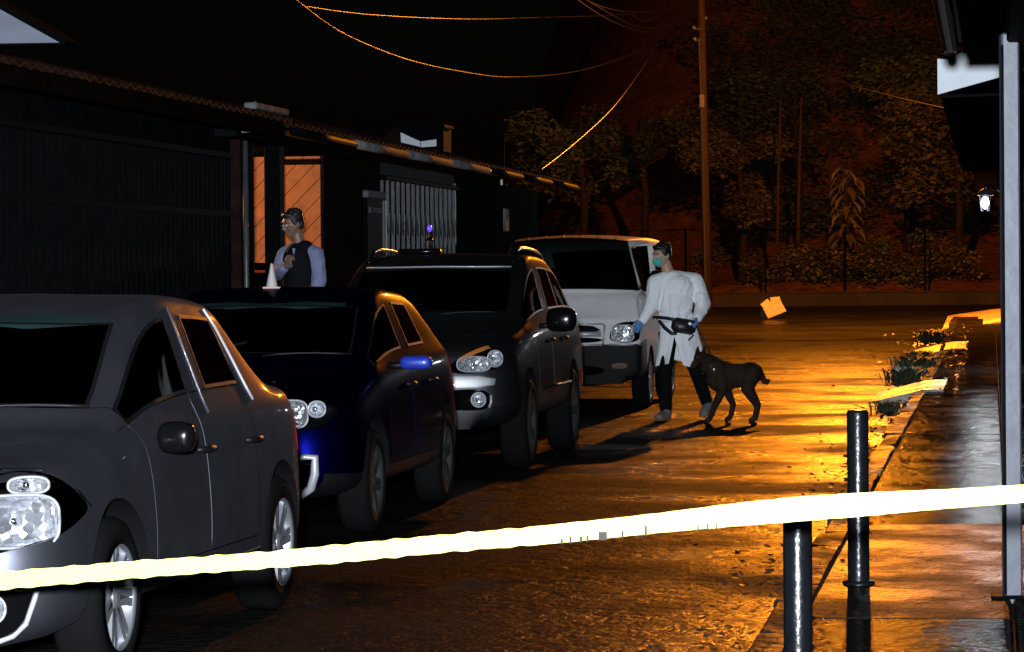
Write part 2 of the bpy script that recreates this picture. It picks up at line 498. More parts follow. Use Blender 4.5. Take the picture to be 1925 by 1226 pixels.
# wire fence on the wall
fe = empty('wire_fence', (6, 88, .7)); tag(fe, 'thin wire fence standing behind the low far wall', 'fence')
for k in range(12):
    MB().tube([(-10 + k * 2.2, 0, -.1), (-10 + k * 2.2, 0, 2.1)], .03, 8).build('post', M['dark_steel'], fe, smooth=True)
for z in (.6, 1.3, 2.05):
    MB().tube([(-10 + k * 1.1, 0, z - (.015 if k % 2 else 0)) for k in range(23)], .005 if z < 2 else .012, 5).build('strand', M['dark_steel'], fe)

# ramps of pale concrete over the gutter
def ramp(name, s0, s1, t0, t1, h, label):
    n = 6
    mb = MB()
    vs = []
    for k in range(n + 1):
        f = k / n
        tt = t0 + (t1 - t0) * f
        zz = h * min(1, f * 1.35) + .01
        j = random.uniform(-.06, .06) if 0 < k < n else 0
        vs += [S(s0 + (.25 if k == 0 else 0) + j, tt, zz), S(s1 - (.25 if k == 0 else 0) + j, tt, zz)]
    base = len(vs)
    vs += [Vector((v.x, v.y, v.z - .25)) for v in vs]
    fs = []
    for k in range(n):
        a = k * 2
        fs += [(a, a + 1, a + 3, a + 2), (a, a + 2, base + a + 2, base + a), (a + 1, base + a + 1, base + a + 3, a + 3)]
    fs += [(0, base, base + 1, 1), (2 * n, 2 * n + 1, base + 2 * n + 1, base + 2 * n)]
    o = mb.add(vs, fs).build(name, M['pale_concrete'])
    return tag(o, label, 'ramp', 'concrete ramps over the gutter')
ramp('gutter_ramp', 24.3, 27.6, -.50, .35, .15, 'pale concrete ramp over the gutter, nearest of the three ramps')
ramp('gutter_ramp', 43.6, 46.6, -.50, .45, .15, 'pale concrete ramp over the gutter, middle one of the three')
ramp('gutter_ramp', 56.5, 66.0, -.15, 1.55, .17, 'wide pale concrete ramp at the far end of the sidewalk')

# wet leaves and dirt in the gutter
random.seed(5)
mb = MB()
for k in range(2600):
    s_ = random.uniform(-4, 56); t_ = -abs(random.gauss(0, .22)) - .01
    if random.random() < .25: t_ = random.uniform(.1, .5) if random.random() < .4 else t_ * 2
    p = S(s_, t_, .012 if t_ < 0 else .142)
    r = random.uniform(.015, .05) * (1 + s_ / 40)
    a = random.uniform(0, 6.28); tl = random.uniform(-.5, .5)
    e1 = Vector((math.cos(a), math.sin(a), tl)) * r; e2 = Vector((-math.sin(a), math.cos(a), random.uniform(-.4, .4))) * r * .6
    p.z += abs(tl) * r
    r *= .5; e1 *= .5; e2 *= .5
    mb.add([p - e1, p - e2, p + e1, p + e2], [(0, 1, 2, 3)])
tag(mb.build('gutter_litter', M['litter'], fix=False), 'wet leaves and grit lying along the gutter', 'litter', kind='stuff')

def tuft(s_, t_, h, n, label, m='leaf_c'):
    mb = MB(); base = S(s_, t_, .0)
    for k in range(n):
        a = random.uniform(0, 6.28); ln = h * random.uniform(.5, 1); b0 = base + Vector((random.gauss(0, h * .3), random.gauss(0, h * .45), 0))
        d = Vector((math.cos(a), math.sin(a), 0)); sd = Vector((-d.y, d.x, 0)) * ln * .05
        p1 = b0 + d * ln * .25 + Vector((0, 0, ln * .6)); p2 = b0 + d * ln * .6 + Vector((0, 0, ln * .75))
        mb.add([b0 - sd * .4, b0 + sd * .4, p1 + sd, p1 - sd, p2], [(0, 1, 2, 3), (3, 2, 4)])
    o = mb.build('weed_tuft', M[m], fix=False)
    return tag(o, label, 'weed', 'weeds growing at the kerb')
tuft(30.5, -.25, .34, 320, 'ragged dark weeds at the kerb just beyond the nearest ramp')
tuft(35.0, -.25, .40, 320, 'thick dark weeds at the kerb midway between two ramps')
tuft(39.6, -.25, .34, 320, 'small dark weeds at the kerb before the middle ramp')
tuft(49.5, -.25, .40, 380, 'dark weeds at the kerb beyond the middle ramp')
tuft(21.5, -.2, .2, 200, 'low weeds in the gutter before the nearest ramp')

# ------------------------------------------------------------------ sheds behind the cars
UB = Vector((math.sin(R(8.8)), math.cos(R(8.8)), 0)); VB = Vector((math.cos(R(8.8)), -math.sin(R(8.8)), 0)); OB = Vector((-2.0, 26.0, 0))
RB = Matrix.Rotation(-R(8.8), 3, 'Z')       # local x -> VB, local y -> UB
def shed(name, s0):
    o = empty(name, OB + UB * s0, -R(8.8)); return o
# local coordinates of a shed: x towards the street, y along it, z up; the front wall stands at x = 0
def roof_sheets(root, y0, y1, x0, z0, x1, z1, n, m, ridge_cut=0.0):
    for k in range(n):
        ya = y0 + (y1 - y0) * k / n; yb = y0 + (y1 - y0) * (k + 1) / n + .03
        lift = .006 * (k % 2)
        mb = MB(); nn = 8; vs = []; fs = []
        f1 = 1.0
        if ridge_cut and k >= n - 4: f1 = max(.15, (n - k) / 4.5)
        for q in range(nn + 1):
            y = ya + (yb - ya) * q / nn; w = .018 * math.cos(q * math.pi) + lift
            vs += [(x0, y, z0 + w), (x0 + (x1 - x0) * f1, y, z0 + (z1 - z0) * f1 + w)]
        b0 = len(vs); vs += [(a, b, c - .012) for a, b, c in vs]
        for q in range(nn):
            a = 2 * q
            fs += [(a, a + 1, a + 3, a + 2), (b0 + a, b0 + a + 2, b0 + a + 3, b0 + a + 1), (a, a + 2, b0 + a + 2, b0 + a)]
        mb.add(vs, fs).build('roof_sheet', m, root)

# shed with barred shutters, the nearest on this side
sa = shed('shuttered_shed', -9.2); tag(sa, 'dark shuttered shed behind the grey sedan', 'shed')
LA = 8.1
MB().box((-.12, LA / 2, 1.35), (.2, LA, 2.7)).build('wall', M['dark_wall'], sa)
MB().box((-1.6, LA - .08, 1.35), (2.76, .16, 2.7)).build('side_wall', M['dark_wall'], sa)
roof_sheets(sa, -.6, LA + .25, .42, 2.74, -1.6, 3.18, 11, M['roof_sheet'], 1)
MB().box((.40, LA / 2 - .15, 2.66), (.05, LA + .6, .12), bev=.01).build('fascia', M['dark_wood'], sa)
MB().box((.36, LA - .35, 2.80), (.10, 1.1, .05), bev=.01).build('eave_trim', M['grey_gutter'], sa)
random.seed(21)
for k in range(56):
    y = .3 + k * (LA - .6) / 55
    MB().box((.02 + random.uniform(-.004, .004), y, 1.28), (.045, .05, 2.3), bev=.012).build('shutter_bar', M['dark_steel'], sa)
for z in (.5, 1.25, 2.0, 2.45):
    MB().box((.05, LA / 2, z), (.02, LA - .5, .04)).build('cross_rail', M['dark_steel'], sa)

# porch shed with the lit room
sb = shed('porch_shed', -1.1); tag(sb, 'dark porch shed with an orange lit plank room', 'shed')
LBp = 3.5
MB().box((-1.0, LBp / 2, .165), (2.6, LBp, .33)).build('floor', M['dark_wall'], sb)
MB().box((-1.75, LBp / 2 + .4, 1.0), (.1, LBp + 2, 1.2)).build('wainscot', M['dark_wood'], sb)
MB().box((-1.80, LBp / 2 + .4, 1.5), (.06, LBp + 2, 2.4)).build('back_wall', M['dark_wood'], sb)
MB().box((-.85, LBp / 2 + .2, 2.62), (2.0, LBp + 1.4, .06)).build('ceiling', M['dark_wall'], sb)
def clip(poly, axis, val, keep_less):
    out = []
    for i in range(len(poly)):
        a, b = poly[i], poly[(i + 1) % len(poly)]
        ia = (a[axis] <= val) == keep_less; ib = (b[axis] <= val) == keep_less
        if ia: out.append(a)
        if ia != ib:
            f = (val - a[axis]) / (b[axis] - a[axis]); out.append((a[0] + f * (b[0] - a[0]), a[1] + f * (b[1] - a[1])))
    return out
wid = .115
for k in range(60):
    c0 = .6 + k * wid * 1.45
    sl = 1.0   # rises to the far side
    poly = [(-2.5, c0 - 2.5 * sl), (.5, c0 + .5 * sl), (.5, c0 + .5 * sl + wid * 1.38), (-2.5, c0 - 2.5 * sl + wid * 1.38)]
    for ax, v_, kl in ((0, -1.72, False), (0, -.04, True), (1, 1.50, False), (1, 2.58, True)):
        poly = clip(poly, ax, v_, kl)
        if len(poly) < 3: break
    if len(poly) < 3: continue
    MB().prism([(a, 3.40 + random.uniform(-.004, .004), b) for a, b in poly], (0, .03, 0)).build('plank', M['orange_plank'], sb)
MB().box((-.02, .13, 1.45), (.12, .10, 2.3), bev=.01).build('post', M['brown_wall'], sb)
MB().tube([(.03, .30, .3), (.03, .30, 2.62)], .022, 10).build('pipe', M['steel_bar'], sb, smooth=True)
MB().box((-.02, 1.52, 1.45), (.13, .20, 2.3), bev=.01).build('post', M['dark_steel'], sb)
MB().box((-.05, .80, 1.45), (.05, .045, 2.3), bev=.005).build('window_bar', M['dark_steel'], sb)
MB().box((-.05, .50, 1.45), (.05, .05, 2.3), bev=.005).build('window_bar', M['dark_wood'], sb)
MB().box((-.06, .75, 1.60), (.06, 1.4, .06), bev=.005).build('window_rail', M['dark_wood'], sb)
MB().box((-.06, .75, .95), (.08, 1.3, 1.2), bev=.005).build('parapet', M['dark_wall'], sb)
MB().box((-.9, LBp + .02, 1.45), (1.76, .12, 2.3)).build('side_wall', M['brown_wall'], sb)
MB().box((-.9, 3.37, .92), (1.7, .06, 1.16), bev=.01).build('wainscot', M['dark_wood'], sb)
MB().box((-.22, 3.36, 2.53), (.40, .06, .05), bev=.01).build('shelf', M['dark_wood'], sb)
lb = add_light('room_bulb_light', 'POINT', (-.95, 1.9, 2.36), 75, (1.0, .50, .20), .05); lb.parent = sb
MB().ball((-.95, 1.9, 2.44), .045, 10, 8).build('bulb', mat('room_bulb', (1, .7, .4), .3, emit=(1, .55, .2), estr=6), sb, smooth=True)

# long shed with the folding gate
sc_ = shed('long_shed', 2.45); tag(sc_, 'long dark shed with a folding steel gate and green end wall', 'shed')
LC = 13.0
MB().box((-.12, 1.25, 1.3), (.2, 2.5, 2.6)).build('wall', M['brown_wall'], sc_)
MB().box((-.60, 4.6, 1.3), (.1, 4.2, 2.6)).build('recess_wall', M['dark_wall'], sc_)
MB().box((-.12, 9.85, 1.3), (.2, 6.3, 2.6)).build('end_wall', M['green_wall'], sc_)
MB().box((-.12, 4.6, 2.55), (.2, 4.2, .14)).build('lintel', M['dark_steel'], sc_)
dr = MB().box((.0, 2.0, 1.15), (.05, .75, 2.25), bev=.01).build('door', M['dark_steel'], sc_)
MB().box((.02, 2.0, 2.29), (.06, .85, .07), bev=.01).build('door_frame', M['grey_gutter'], dr)
MB().box((.02, 2.42, 1.15), (.06, .06, 2.2), bev=.01).build('door_frame', M['steel_bar'], dr)
MB().box((.03, 2.0, 2.14), (.02, .6, .05)).build('door_slot', M['grey_gutter'], dr)
gate = empty('folding_gate', OB + UB * 2.45, -R(8.8)); tag(gate, 'grey folding steel gate of close upright bars on the long shed', 'gate')
random.seed(8)
for k in range(31):
    y = 2.56 + k * 4.05 / 30
    MB().box((-.02 + (.03 if k % 2 else 0), y, 1.28), (.03, .028, 2.4), bev=.006).build('gate_bar', M['steel_bar'], gate)
for z in (2.02, 1.2, .5):
    for k in range(30):
        y = 2.56 + (k + .5) * 4.05 / 30
        up_ = .11 if k % 2 else -.11
        MB().tube([(.015, y - .0675, z - up_), (.015, y + .0675, z + up_)], .010, 5).build('lattice_brace', M['steel_bar'], gate)
MB().box((-.02, 6.63, 1.28), (.05, .05, 2.5), bev=.008).build('gate_post', M['steel_bar'], gate)
MB().box((.0, 4.6, 2.47), (.07, 4.15, .05), bev=.008).build('gate_track', M['dark_steel'], gate)
rr = empty('long_roof', OB + UB * -1.25, -R(8.8)); tag(rr, 'long dark corrugated roof with gutter coloured paler where lit over the porch and gate', 'roof')
roof_sheets(rr, 0, 16.6, .45, 2.70, -2.6, 3.45, 20, M['roof_sheet'])
for k in range(7):
    y0_ = .1 + k * 2.36
    MB().tube([(.50, y0_, 2.64), (.50, y0_ + 2.34, 2.63)], .036, 10).build('gutter_length', M['grey_gutter'] if k in (1, 2, 3) else M['dark_steel'], rr, smooth=True)  # flash light on the gutter put into paler colour of some lengths
MB().box((.42, 8.3, 2.66), (.03, 16.4, .10)).build('fascia', M['dark_steel'], rr)
# raised vent with bright bent sheets
vp0 = at(790, 272, 35.8)
ve = empty('roof_vent', vp0, -R(8.8)); tag(ve, 'small roof vent with bright bent metal sheets above the gate', 'vent')
def vpt(px, py, dy=0.0): 
    q = at(px, py, 35.8) - vp0
    return Matrix.Rotation(R(8.8), 3, 'Z') @ q + Vector((0, dy, 0))
MB().prism([vpt(753, 249), vpt(790, 266), vpt(790, 277), vpt(754, 271)], (0, .02, 0)).build('bent_sheet', M['white_board'], ve)
MB().prism([vpt(791, 266, .01), vpt(820, 262, .01), vpt(820, 275, .01), vpt(791, 277, .01)], (0, .02, 0)).build('bent_sheet', M['white_board'], ve)
MB().prism([vpt(712, 264, .05), vpt(742, 238, .05), vpt(750, 238, .05), vpt(750, 268, .05)], (0, .3, 0)).build('hood', M['brown_wall'], ve)
MB().prism([vpt(750, 240, .06), vpt(832, 238, .06), vpt(832, 284, .06), vpt(750, 284, .06)], (0, .5, 0)).build('housing', M['dark_steel'], ve)
MB().prism([vpt(744, 236, -.02), vpt(836, 234, -.02), vpt(836, 239, -.02), vpt(744, 241, -.02)], (0, .6, 0)).build('cap', M['dark_steel'], ve)
MB().prism([vpt(752, 281, .03), vpt(822, 281, .03), vpt(822, 285, .03), vpt(752, 285, .03)], (0, .03, 0)).build('sill_strip', M['roof_sheet'], ve)
# pale gable behind the shuttered shed
gb = MB()
gp = [at(-160, 84, 21.5), at(112, 80, 21.5), at(-10, 8, 21.5), at(-160, -60, 21.5)]
go_ = gb.prism(gp, UB * .12).build('pale_gable', M['pale_sheet']); tag(go_, 'pale bluish gable sheet rising above the shuttered shed', 'gable')
MB().prism([at(-170, -78, 21.3), at(120, 84, 21.3), at(126, 76, 21.3), at(-165, -92, 21.3)], UB * .35).build('roof_edge', M['dark_steel'], go_)
MB().box(at(-200, 400, 22.2), (2.6, .2, 1.6)).build('support_wall', M['dark_wall'], go_)
# floodlight housing under the eave corner
fp = at(462, 234, 24.6)
fo_ = empty('floodlight', fp, -R(8.8)); tag(fo_, 'small white unlit floodlight under the eave by the porch', 'floodlight')
MB().box((0, 0, 0), (.15, .10, .11), Matrix.Rotation(R(20), 3, 'X'), bev=.015).build('housing', M['white_board'], fo_)
MB().tube([(.04, .05, .05), (.05, .10, .18)], .012, 6).build('bracket', M['steel_bar'], fo_)
MB().ball((.09, -.03, -.02), .025, 8, 6).build('sensor', M['chrome'], fo_, smooth=True)
mbx = empty('meter_box', at(937, 414, 38.6), -R(8.8)); tag(mbx, 'small pale meter box on the green end wall', 'meter box')
MB().box((.06, 0, 0), (.10, .30, .28), bev=.015).build('case', M['grey_gutter'], mbx)
MB().box((.06, 0, -.24), (.07, .22, .18), bev=.01).build('lower_case', M['brown_wall'], mbx)
MB().tube([(.06, .05, .12), (.06, .05, 1.0)], .015, 6).build('conduit', M['dark_steel'], mbx)
wb_ = MB().box(at(943, 350, 38.5), (.03, .03, .16), bev=.005).build('wall_bracket', M['white_board']); tag(wb_, 'tiny white bracket under the eave of the green wall', 'bracket')

# ------------------------------------------------------------------ buildings on the right
RS = -R(8.55)
def rbuild(name, s0): return empty(name, S(s0, 0), RS)     # local x across (t), local y along (s)
nb = rbuild('porch_building', 0); tag(nb, 'near porch building with grey steel posts beside the sidewalk', 'building')
for sy, sx_ in ((.80, .985), (-3.9, 1.14)):
    po = MB().box((sx_, sy, 1.30), (.075, .075, 2.40), Matrix.Rotation(R(9), 3, 'Z'), bev=.008).build('post', M['post_paint'], nb)
    MB().box((sx_ - .028, sy - .044, 1.30), (.012, .008, 2.3)).build('post_groove', M['dark_steel'], po)
    MB().box((sx_, sy, .14), (.18, .18, .012), bev=.004).build('base_plate', M['dark_steel'], po)
MB().box((1.02, -1.0, 2.53), (.09, 10.4, .14), bev=.01).build('beam', M['dark_steel'], nb)
random.seed(2)
for k in range(12):
    y0_ = -6.5 + k * .9
    MB().prism([(.74, y0_, 2.72), (3.6, y0_, 3.43), (3.6, y0_, 3.45), (.74, y0_, 2.74)], (0, .89, 0)).build('roof_sheet', M['dark_steel'], nb)
    MB().prism([(.76, y0_ + .45, 2.68), (3.4, y0_ + .45, 3.3), (3.4, y0_ + .45, 3.37), (.76, y0_ + .45, 2.715)], (0, .05, 0)).build('rafter', M['dark_wood'], nb)
MB().box((2.1, -1.15, 2.66), (2.66, 10.7, .02)).build('ceiling', M['dark_wood'], nb)
MB().tube([(.70, -6.5, 2.70), (.70, 4.25, 2.70)], .045, 10).build('gutter', M['dark_steel'], nb, smooth=True)
MB().tube([(.70, 4.26, 2.66), (.70, 4.28, 2.74)], .03, 8).build('gutter_end', M['grey_gutter'], nb, smooth=True)
MB().box((2.75, -1.0, 1.5), (.2, 10.4, 2.8)).build('wall', M['dark_wall'], nb)

b2 = rbuild('gabled_shop', 9.3); tag(b2, 'dark shop with a white bargeboard beyond the grey post', 'shop')
MB().box((1.55, 8.3, 1.5), (.2, 16, 2.9)).build('wall', M['dark_wall'], b2)
MB().prism([(.55, 0, 2.72), (2.6, 0, 3.26), (2.6, 0, 3.44), (.65, 0, 2.99), (.65, 0, 2.955), (.55, 0, 2.965)], (0, .05, 0)).build('bargeboard', M['white_board'], b2)
MB().prism([(.57, .05, 2.93), (2.6, .05, 3.49), (2.6, .05, 3.52), (.57, .05, 2.97)], (0, 16, 0)).build('roof', M['dark_steel'], b2)
MB().prism([(.57, .06, 2.70), (1.6, .06, 2.72), (1.6, .06, 2.74), (.57, .06, 2.72)], (0, 16, 0)).build('soffit', M['dark_wall'], b2)
b3 = rbuild('lamp_building', 28); tag(b3, 'far dark building carrying the lit white wall lamp', 'building')
MB().box((1.52, 16, 1.55), (.3, 32, 3.2)).build('wall', M['dark_wall'], b3)
MB().prism([(.62, 0, 2.95), (2.6, 0, 3.45), (2.6, 0, 3.6), (.62, 0, 3.08)], (0, .05, 0)).build('bargeboard', M['grey_gutter'], b3)
MB().prism([(.64, .05, 3.05), (2.6, .05, 3.60), (2.6, .05, 3.64), (.64, .05, 3.09)], (0, 32, 0)).build('roof', M['dark_steel'], b3)

# the lit wall lamp: arm, shade and white globe
lp = at(1852, 381, 44.6)
wl_ = empty('wall_lamp', lp); tag(wl_, 'lit white lantern with metal shade on the far right building', 'wall lamp')
MB().ball((0, 0, 0), (.055, .055, .09), 12, 8).build('globe', mat('lamp_globe', (.9, .9, .9), .3, emit=(.86, .95, 1.0), estr=9), wl_, smooth=True)
MB().lathe([(.20, .02), (.17, .07), (.12, .11), (.10, .115)], 16, 'Z').build('shade', M['steel_bar'], wl_, smooth=True)
MB().tube([(0, 0, .18), (.05, .02, .26), (.12, .05, .22), (.30, .10, .10)], .014, 8).build('arm', M['dark_steel'], wl_, smooth=True)
for k in range(4):
    a = k * math.pi / 2 + .4
    MB().tube([(.09 * math.cos(a), .09 * math.sin(a), .10), (.06 * math.cos(a), .06 * math.sin(a), -.12)], .006, 5).build('guard_rod', M['dark_steel'], wl_)
wll = add_light('wall_lamp_light', 'POINT', (-.02, -.12, -.04), 420, (.88, .95, 1.0), .06); wll.parent = wl_

# ------------------------------------------------------------------ utility pole, street lamp, wires
pb = at(1331, 583, 84.6); pb.z = .55
po = empty('utility_pole', pb); tag(po, 'tall wooden utility pole with brackets behind the man', 'utility pole')
MB().tube([(0, 0, -.1), (-.07, 0, 4.5), (-.13, 0, 9.6)], [.125, .11, .09], 14).build('shaft', M['pole_wood'], po, smooth=True)
MB().box((-.13, -.14, 5.55), (.13, .10, .34), bev=.015).build('junction_box', M['grey_gutter'], po)
for z, x in ((7.15, -.20), (7.45, -.22), (7.7, .10)):
    MB().tube([(-.1, -.05, z), (x - .1, -.12, z)], .03, 6).build('bracket', M['steel_bar'], po)
    MB().ball((x - .1, -.12, z + .04), .05, 8, 6).build('insulator', M['grey_gutter'], po, smooth=True)
MB().tube([(-.06, -.10, .1), (-.12, -.10, 4.5), (-.19, -.09, 7.2)], .02, 6).build('conduit', M['steel_bar'], po)
LAMP = Vector((7.4, 68.0, 8.6))
sl_ = empty('street_lamp', LAMP); tag(sl_, 'orange sodium street lamp on a pole beside the far right building', 'street lamp')
lpole = Vector((11.3, 69.2, gz(69.2))); pt = lpole + Vector((0, 0, 8.3)) - LAMP
MB().tube([lpole - LAMP, lpole - LAMP + Vector((0, 0, 4)), pt], [.09, .075, .055], 12).build('pole', M['dark_steel'], sl_, smooth=True)
MB().tube([pt, pt * .5 + Vector((0, 0, .35)), (0, 0, .16)], [.04, .035, .03], 8).build('arm', M['steel_bar'], sl_, smooth=True)
MB().ball((0, 0, .13), (.17, .34, .09), 14, 8).build('housing', M['steel_bar'], sl_, smooth=True)
MB().ball((0, 0, .03), (.11, .2, .05), 12, 6).build('diffuser', mat('sodium_glass', (1, .6, .2), .3, emit=(1, .42, .06), estr=30), sl_, smooth=True)
sll = add_light('street_lamp_light', 'POINT', (0, 0, -.06), 33000, (1.0, .27, .014), .16); sll.parent = sl_

def wire(pts, label, r=.02, n=6):
    P = [at(*q) for q in pts]
    # smooth through the points
    out = []
    for i in range(len(P) - 1):
        p0 = P[max(i - 1, 0)]; p1 = P[i]; p2 = P[i + 1]; p3 = P[min(i + 2, len(P) - 1)]
        for k in range(5):
            t = k / 5
            out.append(.5 * ((2 * p1) + (p2 - p0) * t + (2 * p0 - 5 * p1 + 4 * p2 - p3) * t * t + (3 * p1 - p0 - 3 * p2 + p3) * t ** 3))
    out.append(P[-1])
    o = MB().tube(out, r, n).build('overhead_wire', M['cable'], smooth=True)
    return tag(o, label, 'wire', 'overhead wires at the utility pole')
wire([(520, -30, 40), (620, 48, 43), (700, 88, 46), (780, 116, 50), (870, 135, 56), (960, 145, 62), (1080, 135, 70), (1180, 105, 77), (1250, 68, 82), (1314, 32, 84.4)], 'long sagging wire from the pole across to above the sheds', .010)
wire([(1308, 40, 84.4), (1262, 52, 82), (1232, 80, 79), (1218, 110, 75), (1196, 145, 70), (1150, 205, 60), (1080, 270, 50), (1010, 325, 42)], 'service wire dropping steeply from the pole to the green shed', .010)
wire([(1322, 8, 84.4), (1346, 26, 83.5), (1420, 84, 80), (1500, 124, 77), (1600, 160, 73), (1760, 200, 67), (1890, 222, 60)], 'wire running from the pole down towards the right roofs', .010)
wire([(560, 10, 44), (700, 28, 50), (880, 36, 58), (1010, 33, 68), (1120, 30, 75), (1230, 24, 80), (1312, 14, 84.4)], 'nearly level wire just under the top edge left of the pole', .010)
wire([(1060, -22, 62), (1110, 4, 68), (1140, 15, 71), (1175, 22, 75), (1210, 23, 78), (1246, 17, 80), (1312, -4, 84.4)], 'short sagging wire close above the cable bundle', .012)
wire([(1050, -30, 60), (1100, 10, 66), (1150, 40, 72), (1200, 58, 77), (1232, 60, 79), (1270, 50, 82), (1312, 28, 84.4)], 'lower strand of the cable bundle left of the pole', .013)
wire([(1040, -40, 60), (1095, -5, 66), (1150, 28, 72), (1195, 50, 77), (1236, 52, 79), (1275, 40, 82), (1312, 18, 84.4)], 'upper strand of the cable bundle left of the pole', .014)
wire([(1190, 30, 77), (1215, 40, 78), (1236, 30, 79), (1262, 12, 82), (1312, 6, 84.4)], 'looped slack cable hanging beside the pole top', .012)

# ------------------------------------------------------------------ trees and bushes on the bank
def leaf_cloud(name, blobs, n, size, m, parent, droop=.3):
    mb = MB()
    tot = sum(b[3] for b in blobs)
    for (bx, by_, bz_, br) in blobs:
        for k in range(int(n * br / tot)):
            u = Vector((random.gauss(0, 1), random.gauss(0, 1), random.gauss(0, 1))).normalized() * br * (random.random() ** .45)
            u.z *= .8
            p = Vector((bx, by_, bz_)) + u
            a = random.uniform(0, 6.28)
            d = Vector((math.cos(a), math.sin(a), random.uniform(-droop - .5, .35))).normalized()
            s_ = d.cross(Vector((random.uniform(-.4, .4), random.uniform(-.4, .4), 1))).normalized()
            ln = size * random.uniform(.6, 1.4); w_ = ln * .32
            mb.add([p, p + d * ln * .5 + s_ * w_, p + d * ln, p + d * ln * .5 - s_ * w_], [(0, 1, 2, 3)])
    return mb.build(name, m, parent, fix=False)

def tree(name, loc, h, blobs, n, size, m, label, group='trees on the bank', r=.14):
    o = empty(name, loc); tag(o, label, 'tree', group)
    mb = MB().tube([(0, 0, -.6), (.08, 0, h * .35), (-.05, .05, h * .7), (0, 0, h)], [r, r * .8, r * .5, r * .2], 9)
    mb.build('trunk', M['bark'], o, smooth=True)
    for b in blobs:
        z0_ = max(.3 * h, min(b[2] - b[3] * .9, h * .8))
        MB().tube([(0, 0, z0_), (b[0] * .5, b[1] * .5, (z0_ + b[2]) / 2), (b[0], b[1], b[2])], [r * .45, r * .3, r * .08], 6).build('limb', M['bark'], o, smooth=True)
    leaf_cloud('crown', blobs, n, size, M[m], o)
    return o
random.seed(14)
def T(px, d, zb): 
    p = at(px, 500, d); p.z = zb; return p
def rblobs(n, rx, ry, z0, z1, r0, r1):
    return [(random.uniform(-rx, rx), random.uniform(-ry, ry), random.uniform(z0, z1), random.uniform(r0, r1)) for _ in range(n)]
tree('bank_tree', T(1800, 93, 1.5), 5.4, rblobs(9, 1.9, 1.2, 2.2, 5.2, .6, 1.1), 5200, .20, 'leaf_b', 'broad leafy tree on the bank by the right buildings')
tree('bank_tree', T(1705, 96, 2.2), 5.8, rblobs(8, 1.6, 1.2, 2.6, 5.6, .6, 1.0), 4200, .20, 'leaf_a', 'dim round tree between the big-leaved plant and the right buildings')
tree('bank_tree', T(1500, 98, 2.6), 5.2, rblobs(8, 1.9, 1.2, 2.0, 5.0, .6, 1.1), 4200, .20, 'leaf_c', 'dark loose tree behind the two thin trunks')
tree('bank_tree', T(1395, 94, 1.7), 4.0, rblobs(7, 1.3, 1.0, 1.6, 3.8, .5, .9), 3200, .18, 'leaf_b', 'low reddish tree just right of the utility pole')
tree('bank_tree', T(1210, 97, 2.4), 4.4, rblobs(8, 1.8, 1.1, 1.6, 4.0, .6, 1.0), 3800, .20, 'leaf_c', 'dark tree behind the van roof, left of the pole')
tree('bank_tree', T(1095, 95, 2.0), 4.4, rblobs(7, 1.5, 1.0, 1.4, 4.0, .6, 1.0), 3400, .20, 'leaf_a', 'dim bushy tree above the van windshield')
tree('bank_tree', T(1850, 99, 2.7), 7.4, rblobs(8, 2.2, 1.4, 3.6, 7.2, .8, 1.3), 4200, .24, 'leaf_c', 'tall dark tree rising behind the right roofs')
def bush(px, d, zb, w, h, n, m, label):
    o = empty('bush', T(px, d, zb)); tag(o, label, 'bush', 'bushes behind the far wall')
    bl = rblobs(6, w, .6, .2, h, .35, .6)
    leaf_cloud('foliage', bl, n, .15, M[m], o)
    mb = MB()
    for b in bl: mb.tube([(0, 0, -.4), (b[0] * .6, b[1] * .6, b[2] * .6), (b[0], b[1], b[2])], [.03, .02, .008], 5)
    mb.build('stem', M['bark'], o)
    return o
bush(1435, 90.0, .9, 1.0, 1.2, 1500, 'leaf_b', 'round yellowish bush behind the fence right of the man')
bush(1540, 90.4, .9, 1.1, 1.5, 1700, 'leaf_a', 'loose bush behind the fence under the big-leaved plant')
bush(1620, 89.8, .8, 1.1, 1.4, 1700, 'leaf_b', 'ragged bush behind the fence, right of the big-leaved plant')
bush(1700, 90.2, .9, 1.1, 1.7, 1700, 'leaf_a', 'dense bush behind the fence near the wide ramp')
bush(1790, 90.4, 1.0, 1.2, 2.0, 1900, 'leaf_b', 'tall bush behind the fence beside the right buildings')
bush(1350, 90.2, .9, 1.0, 1.1, 1300, 'leaf_c', 'dark low bush at the foot of the utility pole')
# added wooded slope behind everything, a dim mass imitating lamp-lit haze
random.seed(51)
hb_ = []
for k in range(4, 17):
    for _ in range(5):
        dd = random.uniform(99, 111)
        zs_ = 3.0 + (dd - 100) * .83 if dd > 100 else 2.6
        hb_.append((T(1180 + 40 * k + random.uniform(-20, 20), dd, 0).x, dd, zs_ + random.uniform(.2, 1.2), random.uniform(.9, 1.6)))
hw = leaf_cloud('haze_glow_wood', hb_, 26000, .24, M['leaf_c'], None)
tag(hw, 'dim wooded slope added far behind the fence in place of lit haze', 'wood', kind='stuff')
